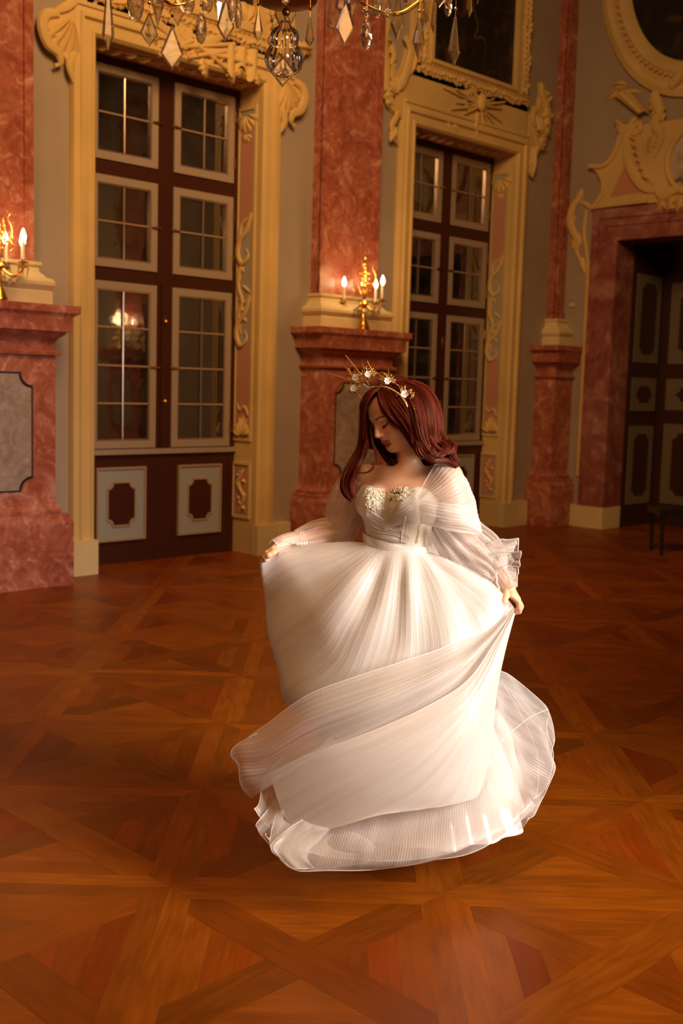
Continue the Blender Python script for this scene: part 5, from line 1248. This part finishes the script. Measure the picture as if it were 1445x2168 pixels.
def puff(name, path, mt, n=150, m=60, fold=.1, nf=9, seed=1, pleats=90, edge=True):
    # path rows: (px,py,dy, r across, r depth)
    C = np.array([P3(*q[:3]) for q in path]); R_ = np.array([[q[3], q[4]] for q in path]); C = cubic(C[:, None], m)[:, 0]; R_ = cubic(R_[:, None], m)[:, 0]
    T = np.gradient(C, axis=0); T /= np.linalg.norm(T, axis=1, keepdims=True); A = np.cross(T, fwd); A /= np.linalg.norm(A, axis=1, keepdims=True); Bv = np.cross(T, A)
    an = np.linspace(0, 2*math.pi, n); U, Vv = np.meshgrid(np.linspace(0, 1, m), an, indexing='ij'); r = np.random.default_rng(seed); w = np.zeros_like(U)
    for k in range(4): w += np.sin(int(r.integers(nf-3, nf+8))*Vv+r.uniform(0, 6)+r.uniform(-3, 3)*U)
    q = 1+fold*w/2
    S = C[:, None]+(A[:, None]*(np.cos(Vv)*R_[:, :1]*q)[..., None]+Bv[:, None]*(np.sin(Vv)*R_[:, 1:]*q)[..., None]); idx = np.arange(m*n).reshape(m, n)
    F = np.stack([idx[:-1, :-1], idx[1:, :-1], idx[1:, 1:], idx[:-1, 1:]], -1).reshape(-1, 4); S[:, -1] = S[:, 0]
    o = np_mesh(name, S.reshape(-1, 3), F, mt, gown, None, np.stack([Vv/(2*math.pi)*pleats, U], -1).reshape(-1, 2))
    if edge: MB().tube(S[-1][::2], .0014, 5).build('rolled_hem', M['thread'], gown, angle=None)
    return S
M['tulle_sleeve'] = cloth('sleeve_tulle', op=.32, stripe=.24, freq=1., edge=.5)
puff('sleeve_puff', [(935, 1105, .03, .075, .07), (955, 1130, .03, .085, .08), (982, 1158, .03, .085, .085), (1015, 1180, .0, .078, .08), (1040, 1200, -.03, .058, .06), (1056, 1216, -.045, .034, .036)], M['tulle_sleeve'], fold=.12, seed=3, pleats=80)
puff('sleeve_puff', [(920, 1112, -.02, .03, .05), (950, 1150, -.04, .06, .05), (985, 1190, -.05, .075, .05), (1020, 1210, -.06, .06, .05), (1040, 1222, -.06, .03, .04)], M['tulle_sleeve'], fold=.16, seed=5, pleats=60)
puff('sleeve_ruffle', [(1044, 1196, -.04, .034, .034), (1056, 1188, -.05, .05, .045), (1074, 1186, -.05, .050, .06), (1091, 1187, -.05, .060, .085)], M['tulle_sleeve'], fold=.34, nf=5, seed=7, pleats=60)
puff('cuff', [(1040, 1202, -.045, .036, .036), (1056, 1220, -.06, .034, .034), (1068, 1236, -.068, .032, .031), (1079, 1251, -.078, .030, .028)], M['mesh_side'], fold=.02, seed=8, pleats=10)
puff('sleeve_puff', [(770, 1008, .07, .058, .055), (752, 1045, .10, .072, .065), (735, 1085, .14, .070, .07), (724, 1118, .17, .058, .06), (716, 1140, .18, .05, .055)], M['tulle_sleeve'], fold=.10, seed=11, pleats=70, edge=False)
puff('sleeve_puff', [(735, 1128, .17, .045, .05), (712, 1130, .16, .05, .055), (680, 1132, .12, .048, .05), (650, 1138, .085, .040, .04), (628, 1142, .06, .030, .03)], M['tulle_sleeve'], fold=.10, seed=12, pleats=60)
puff('cuff', [(640, 1142, .07, .033, .033), (620, 1145, .05, .031, .031), (598, 1151, .022, .029, .029), (580, 1160, .0, .027, .027)], M['mesh_side'], fold=.03, seed=13, pleats=10)
pb = MB(); rg = random.Random(4)
for k in range(9): pb.sphere(P3(1050+rg.uniform(-2, 2)+k*.6, 1216+k*4.6, -.11), .0042, 8)
for k in range(16): pb.sphere(P3(592+k*4.2, 1146-3*math.sin(k*.5)+k*.35, -.012+.004*k), rg.uniform(.002, .0036), 6)
for k in range(5): pb.sphere(P3(628+k*5, 1152-k*.4, -.0+.005*k), .005, 8)
tag(pb.build('cuff_beading', M['pearl'], gown, angle=None), kind='stuff')

# ================================================================ crown
crown = thing('crown', 'thin golden crown with long spikes, white flowers and pearls on the bowed head', 'crown', tuple(BASE+P3(800, 822, -.06)))
CO = P3(800, 822, -.06)
def PC_(x, y, dy): return P3(x, y, dy)-CO
cy3 = lambda x: .02-(x-750)*.0013     # depth runs from her far temple to her near temple
mb = MB(); arc = cubic(np.array([PC_(*q) for q in ((766, 843, .0), (776, 828, -.05), (792, 820, -.085), (812, 819, -.108), (830, 825, -.125), (846, 836, -.14), (857, 850, -.15), (862, 862, -.15))])[:, None], 40)[:, 0]
mb.tube(arc, .0028, 8, flat=.6); mb.build('headband', M['gold'], crown, angle=None)
for a, b, r in (((772, 816), (697, 791), .0017), ((782, 816), (731, 752), .0017), ((793, 797), (777, 764), .0011), ((772, 790), (766, 768), .0011), ((822, 800), (822, 782), .0012), ((748, 796), (729, 776), .001), ((858, 835), (876, 831), .0009)):
    MB().tube([PC_(a[0], a[1], cy3(a[0])), PC_(b[0], b[1], cy3(b[0])-.01)], [r*1.35, r*.9], 7).build('spike', M['gold'], crown)
M['petal'] = mat('white_porcelain_petal', (.92, .84, .78), .35)
rg = random.Random(9)
for (fx, fy, fs) in ((752, 799, 1.), (779, 792, 1.), (820, 806, 1.), (856, 834, 1.05), (748, 822, 1.)):
    c = PC_(fx, fy, cy3(fx)-.012); fl = MB()
    for k in range(6):
        a = k*math.pi/3+rg.uniform(-.2, .2); d1 = rt*math.cos(a)+zz*math.sin(a); d2 = np.cross(d1, fwd); Pp = []
        for i in range(6):
            u = i/5; Pp.append([c+d1*(.0125*fs*u)+d2*(.0065*fs*s_*math.sin(math.pi*min(1, .15+u*.8)))-fwd*(.005*math.sin(2.2*u)+.002*s_*s_) for s_ in (-1, -.4, .4, 1)])
        fl.grid(Pp)
    fo2 = fl.build('flower', M['petal'], crown, angle=None)
    MB().sphere(c-fwd*.005, .0028, 8).build('flower_centre', M['pearl'], fo2)
    tw = MB()
    for k in range(26):
        a = rg.uniform(0, 6.28); p = c+fwd*.004; q = [p]
        for s_ in range(4):
            a += rg.uniform(-.9, .9); q.append(q[-1]+(rt*math.cos(a)+zz*math.sin(a))*.0065*fs+fwd*rg.uniform(-.002, .002))
        tw.tube(q, [.0009, .0009, .0008, .0008, .0006], 5); tw.sphere(q[-1], .0014, 5)
    tag(tw.build('gold_twigs', M['gold'], crown, angle=None), kind='stuff')
tw = MB()
for L in ([(766, 843), (756, 834), (750, 826), (752, 814), (752, 802), (764, 796), (778, 794), (795, 790), (808, 797), (820, 803), (832, 808), (845, 820), (856, 834), (866, 845), (872, 856), (875, 864)], [(752, 800), (742, 790), (733, 780)], [(790, 800), (800, 792), (812, 790), (826, 800)], [(860, 838), (868, 832), (873, 838), (868, 846)]):
    for r_ in range(4):
        q = cubic(np.array([PC_(x+rg.uniform(-2.5, 2.5), y+rg.uniform(-2.5, 2.5), cy3(x)+rg.uniform(-.006, .004)) for x, y in L])[:, None], len(L)*4)[:, 0]; tw.tube(q, .0008, 5)
        for k in range(0, len(q), 3): tw.sphere(q[k]+rt*rg.uniform(-.003, .003), .0016, 5)
tag(tw.build('gold_twigs', M['gold'], crown, angle=None), kind='stuff')
for k in range(17):
    u = k/16; q = cubic(np.array([PC_(*p) for p in ((770, 813, -.03), (777, 820, -.05), (790, 819, -.06), (798, 822, -.07), (806, 819, -.08), (808, 806, -.07))])[:, None], 60)[int(u*59), 0]
    MB().sphere(q, .0024, 8).build('pearl', M['pearl'], crown)

# ================================================================ crystal chandelier
DC = 3.62
CH0 = at_depth(605, -60, DC)
chan = thing('chandelier', 'crystal chandelier hanging at the top of the picture, faceted drops and brass arms', 'chandelier', tuple(CH0))
def PH(x, y, dd=0.): return at_depth(x, y, DC+dd)-CH0
MPP = DC/FPX      # metres per pixel at the chandelier
def kite_pl(c, w, top, wy, tip, t=.006, m=0, rot=0.):
    # bevelled flat kite plate in the plane facing roughly the room
    a = rt*math.cos(rot)+fwd*math.sin(rot); n = np.cross(a, zz)
    V = []; out = [(0, top), (w/2, wy), (0, tip), (-w/2, wy)]; cen = (0, wy*.75+(top+tip)*.125)
    for s, k, h in ((0, 1, 0), (1, .78, t), (-1, .78, -t)): V += [c+a*(cen[0]+(x-cen[0])*k)+zz*(cen[1]+(y-cen[1])*k)+n*h for x, y in out]
    F = [(4, 5, 6, 7), (11, 10, 9, 8)]
    for i in range(4): j = (i+1) % 4; F += [(i, j, 4+j, 4+i), (j, i, 8+i, 8+j)]
    return V, F
def spear(c, w, top, wy, tip, n=6, flat=.55, rot=0., mid=()):
    a = rt*math.cos(rot)+fwd*math.sin(rot); b = np.cross(a, zz); rings = [(top, w*.10), ((top+wy)*.5, w*.32)]+[(y, w*q) for y, q in mid]+[(wy, w/2)]
    V = [c+zz*(top+.001)]
    for y, r in rings: V += [c+a*(r*math.cos(2*math.pi*k/n))+b*(flat*r*math.sin(2*math.pi*k/n))+zz*y for k in range(n)]
    V.append(c+zz*tip); F = [(0, 1+(k+1) % n, 1+k) for k in range(n)]; L = len(V)-1
    for q in range(len(rings)-1):
        for k in range(n): F.append((1+q*n+k, 1+q*n+(k+1) % n, 1+(q+1)*n+(k+1) % n, 1+(q+1)*n+k))
    o = 1+(len(rings)-1)*n; F += [(o+k, o+(k+1) % n, L) for k in range(n)]
    return V, F
def oval(c, w, top, bot, n=10, m=8):
    P = [[c+rt*(w/2*math.sin(t)**.9*math.cos(a))+fwd*(w/2*.7*math.sin(t)**.9*math.sin(a))+zz*((top+bot)/2+(top-bot)/2*math.cos(t)) for a in [2*math.pi*j/n+(.3 if i % 2 else 0) for j in range(n)]] for i, t in enumerate([math.pi*(q+.15)/(m+.3) for q in range(m+1)])]
    return P
specs = [  # kind, x, top, widest y, tip y, width px, depth offset, rotation
 ('s', 229, -30, 68, 100, 25, -.1, .2), ('o', 287, -40, 0, 44, 36, .1, 0), ('k', 316, 20, 66, 92, 37, .05, .25), ('s', 334, -45, 10, 54, 26, -.05, .5), ('k', 374, -5, 25, 56, 38, .15, -.3), ('k', 365, 46, 105, 138, 48, -.12, .12),
 ('o', 400, -14, 0, 27, 24, .1, 0), ('o', 437, -10, 0, 26, 27, .0, 0), ('o', 426, 24, 0, 87, 23, -.05, 0), ('k', 478, -8, 52, 81, 37, .08, .15), ('s', 462, -40, 5, 40, 24, 0, .6), ('o', 492, -20, 0, 44, 20, -.1, 0), ('o', 505, 0, 0, 58, 15, -.1, 0),
 ('s', 547, 24, 62, 85, 21, -.25, .1), ('s', 605, -30, 4, 12, 16, -.28, 0), ('s', 657, 33, 78, 93, 19, -.25, .2), ('k', 594, -8, 30, 54, 26, .1, .3), ('k', 617, -4, 26, 50, 26, .1, -.4),
 ('s', 702, -30, 50, 65, 18, -.05, .3), ('k', 732, -5, 55, 92, 39, .02, -.1), ('s', 745, -60, 8, 32, 26, .05, .4), ('s', 722, -50, 15, 36, 24, .15, 0), ('o', 776, 12, 0, 34, 20, 0, 0), ('o', 778, 36, 0, 99, 25, -.05, 0), ('o', 798, -40, 0, 36, 24, .08, 0),
 ('k', 842, -20, 48, 81, 30, .12, .35), ('s', 889, 36, 82, 119, 27, -.08, .3), ('k', 900, -12, 40, 62, 28, .1, .8), ('s', 919, -6, 50, 66, 13, .02, .2), ('k', 930, -40, -2, 16, 26, .1, .2), ('o', 949, -12, 0, 32, 17, 0, 0),
 ('s', 965, 32, 100, 132, 27, -.1, .15), ('s', 994, -30, 18, 35, 15, .05, .1), ('s', 1010, -30, -5, 10, 10, .05, 0), ('k', 815, -30, 15, 38, 26, .2, -.2), ('s', 860, -40, -4, 14, 16, -.1, .2)]
for kd, x, ty_, wy, tp, w, dd, rot in specs:
    q = (DC+dd)/FPX; yref = 0; c = PH(x, yref, dd); Z = lambda y: -(y-yref)*q; W = w*q; b = MB()
    if kd == 'k': V, F = kite_pl(c, W, Z(ty_), Z(wy), Z(tp), .005, rot=rot); b.add(V, F, smooth=False)
    elif kd == 's': V, F = spear(c, W, Z(ty_), Z(wy), Z(tp), rot=rot); b.add(V, F, smooth=False)
    else: b.grid(oval(c, W, Z(ty_), Z(tp)), cv=True); b.sm = [False]*len(b.f)
    po = b.build('crystal_pendant', M['crystal'], chan, angle=None)
    b = MB(); top = c+zz*Z(ty_); b.tube([top-zz*.002, top+zz*(.018)], .0007, 5); b.sphere(top+zz*.022, .0055, 8); b.tube([top+zz*.026, top+zz*max(.03, Z(-62)-Z(ty_))], .0006, 5); b.build('hanging_wire', M['brass'], po)
# central plate, finial and blown glass baluster
mb = MB(); R_ = 62*MPP; mb.lathe([(.001, 0), (R_*.3, .001), (R_*.95, .012), (R_, .018), (R_*1.01, .028), (R_*.9, .034), (.02, .05), (.012, .2)], 40, tuple(PH(606, 14))); mb.build('brass_plate', M['bronze'], chan)
mb = MB(); mb.sphere(PH(605, 26), 8.5*MPP, 14); mb.sphere(PH(607, 12), 6*MPP, 12); mb.tube([PH(605, 30), PH(605, 44)], .003, 6); mb.build('ball_finial', M['bronze'], chan)
tg = bpy.data.materials.new('thin_blown_glass'); tg.use_nodes = True; tg.node_tree.nodes.clear(); t_ = NT(tg)
g_ = t_.n('BsdfGlossy', i_Roughness=.04, i_Color=(1, .95, .88, 1)); tp_ = t_.n('BsdfTransparent', i_Color=(.96, .93, .9, 1)); fr_ = t_.n('Fresnel', i_IOR=1.7); mx_ = t_.n('MixShader')
t_.link(fr_.outputs[0], mx_.inputs[0]); t_.link(tp_.outputs[0], mx_.inputs[1]); t_.link(g_.outputs[0], mx_.inputs[2]); t_.link(mx_.outputs[0], t_.n('OutputMaterial').inputs[0])
mb = MB(); q = MPP; prof_ = spline([(3, -40), (9, -42), (12, -50), (23, -58), (28, -67), (28.5, -77), (27.5, -86), (32, -96), (38.5, -108), (38.5, -120), (33, -134), (23, -144), (12, -150), (3, -152)], 46)
mb.lathe([(a*q, b*q) for a, b in prof_], 96, tuple(PH(604, 0)), rib=.045, ribn=14); mb.build('glass_baluster', tg, chan, angle=None)
mb = MB(); mb.tube([PH(604, 44), PH(604, 150)], .003, 6); mb.build('inner_rod', M['crystal'], chan)
mb = MB(); mb.sphere(PH(603, 152), 8*MPP, 12, sc=(1, 1, .85)); mb.build('rosette', M['crystal'], chan)
V, F = kite_pl(PH(598, 150, .02), 54*MPP, 30*MPP, -2*MPP, -33*MPP, .006, rot=.1); mb = MB().add(V, F, smooth=False); mb.build('crystal_pendant', M['crystal'], chan, angle=None)
# arms with rosettes, drip pans and bulbs above the picture edge
hub = PH(605, -110); mb = MB(); mb.lathe([(.012, -.05), (.05, -.02), (.07, .03), (.05, .08), (.03, .12), (.055, .2), (.04, .28), (.018, .33), (.014, 3.9)], 24, tuple(hub)); mb.build('stem', M['bronze'], chan)
def arm(pts, low=None):
    c = cubic(np.array(pts)[:, None], 40)[:, 0]; mb = MB(); mb.tube(c, .0075, 8, flat=.45); ao = mb.build('arm', M['brass'], chan)
    e = c[-1]; MB().lathe([(.004, -.02), (.03, -.008), (.045, .002), (.047, .008), (.015, .006), (.015, .03)], 18, tuple(e)).build('drip_pan', M['brass'], ao)
    MB().lathe([(.011, .02), (.011, .12), (.001, .121)], 10, tuple(e)).build('candle', M['candle'], ao)
    MB().lathe([(.001, .12), (.010, .123), (.017, .142), (.017, .156), (.009, .182), (.001, .20)], 12, tuple(e)).build('flame_bulb', M['bulb'], ao)
    for p in (c[18], c[27]):
        r = MB()
        for k in range(8): a = k*math.pi/4; r.sphere(p-fwd*.006+rt*(.0085*math.cos(a))+zz*(.0085*math.sin(a)), .0058, 8)
        r.sphere(p-fwd*.01, .005, 8); r.build('rosette', M['crystal'], ao)
    return ao
arm([hub, PH(500, -60), PH(430, -12), PH(385, 9, -.1), PH(352, 4, -.15), PH(310, -50, -.15), PH(285, -120, -.15)])
arm([hub, PH(700, -50), PH(770, 8), PH(835, 30, .05), PH(885, 5, .05), PH(940, -50, .05), PH(970, -120, .05)])
for k in range(6):
    a = k*math.pi/3+.5; d = rt*math.cos(a)+fwd*math.sin(a); arm([hub, hub+d*.18+zz*.04, hub+d*.34-zz*.015, hub+d*.44+zz*.0, hub+d*.53+zz*.05, hub+d*.56+zz*.12])
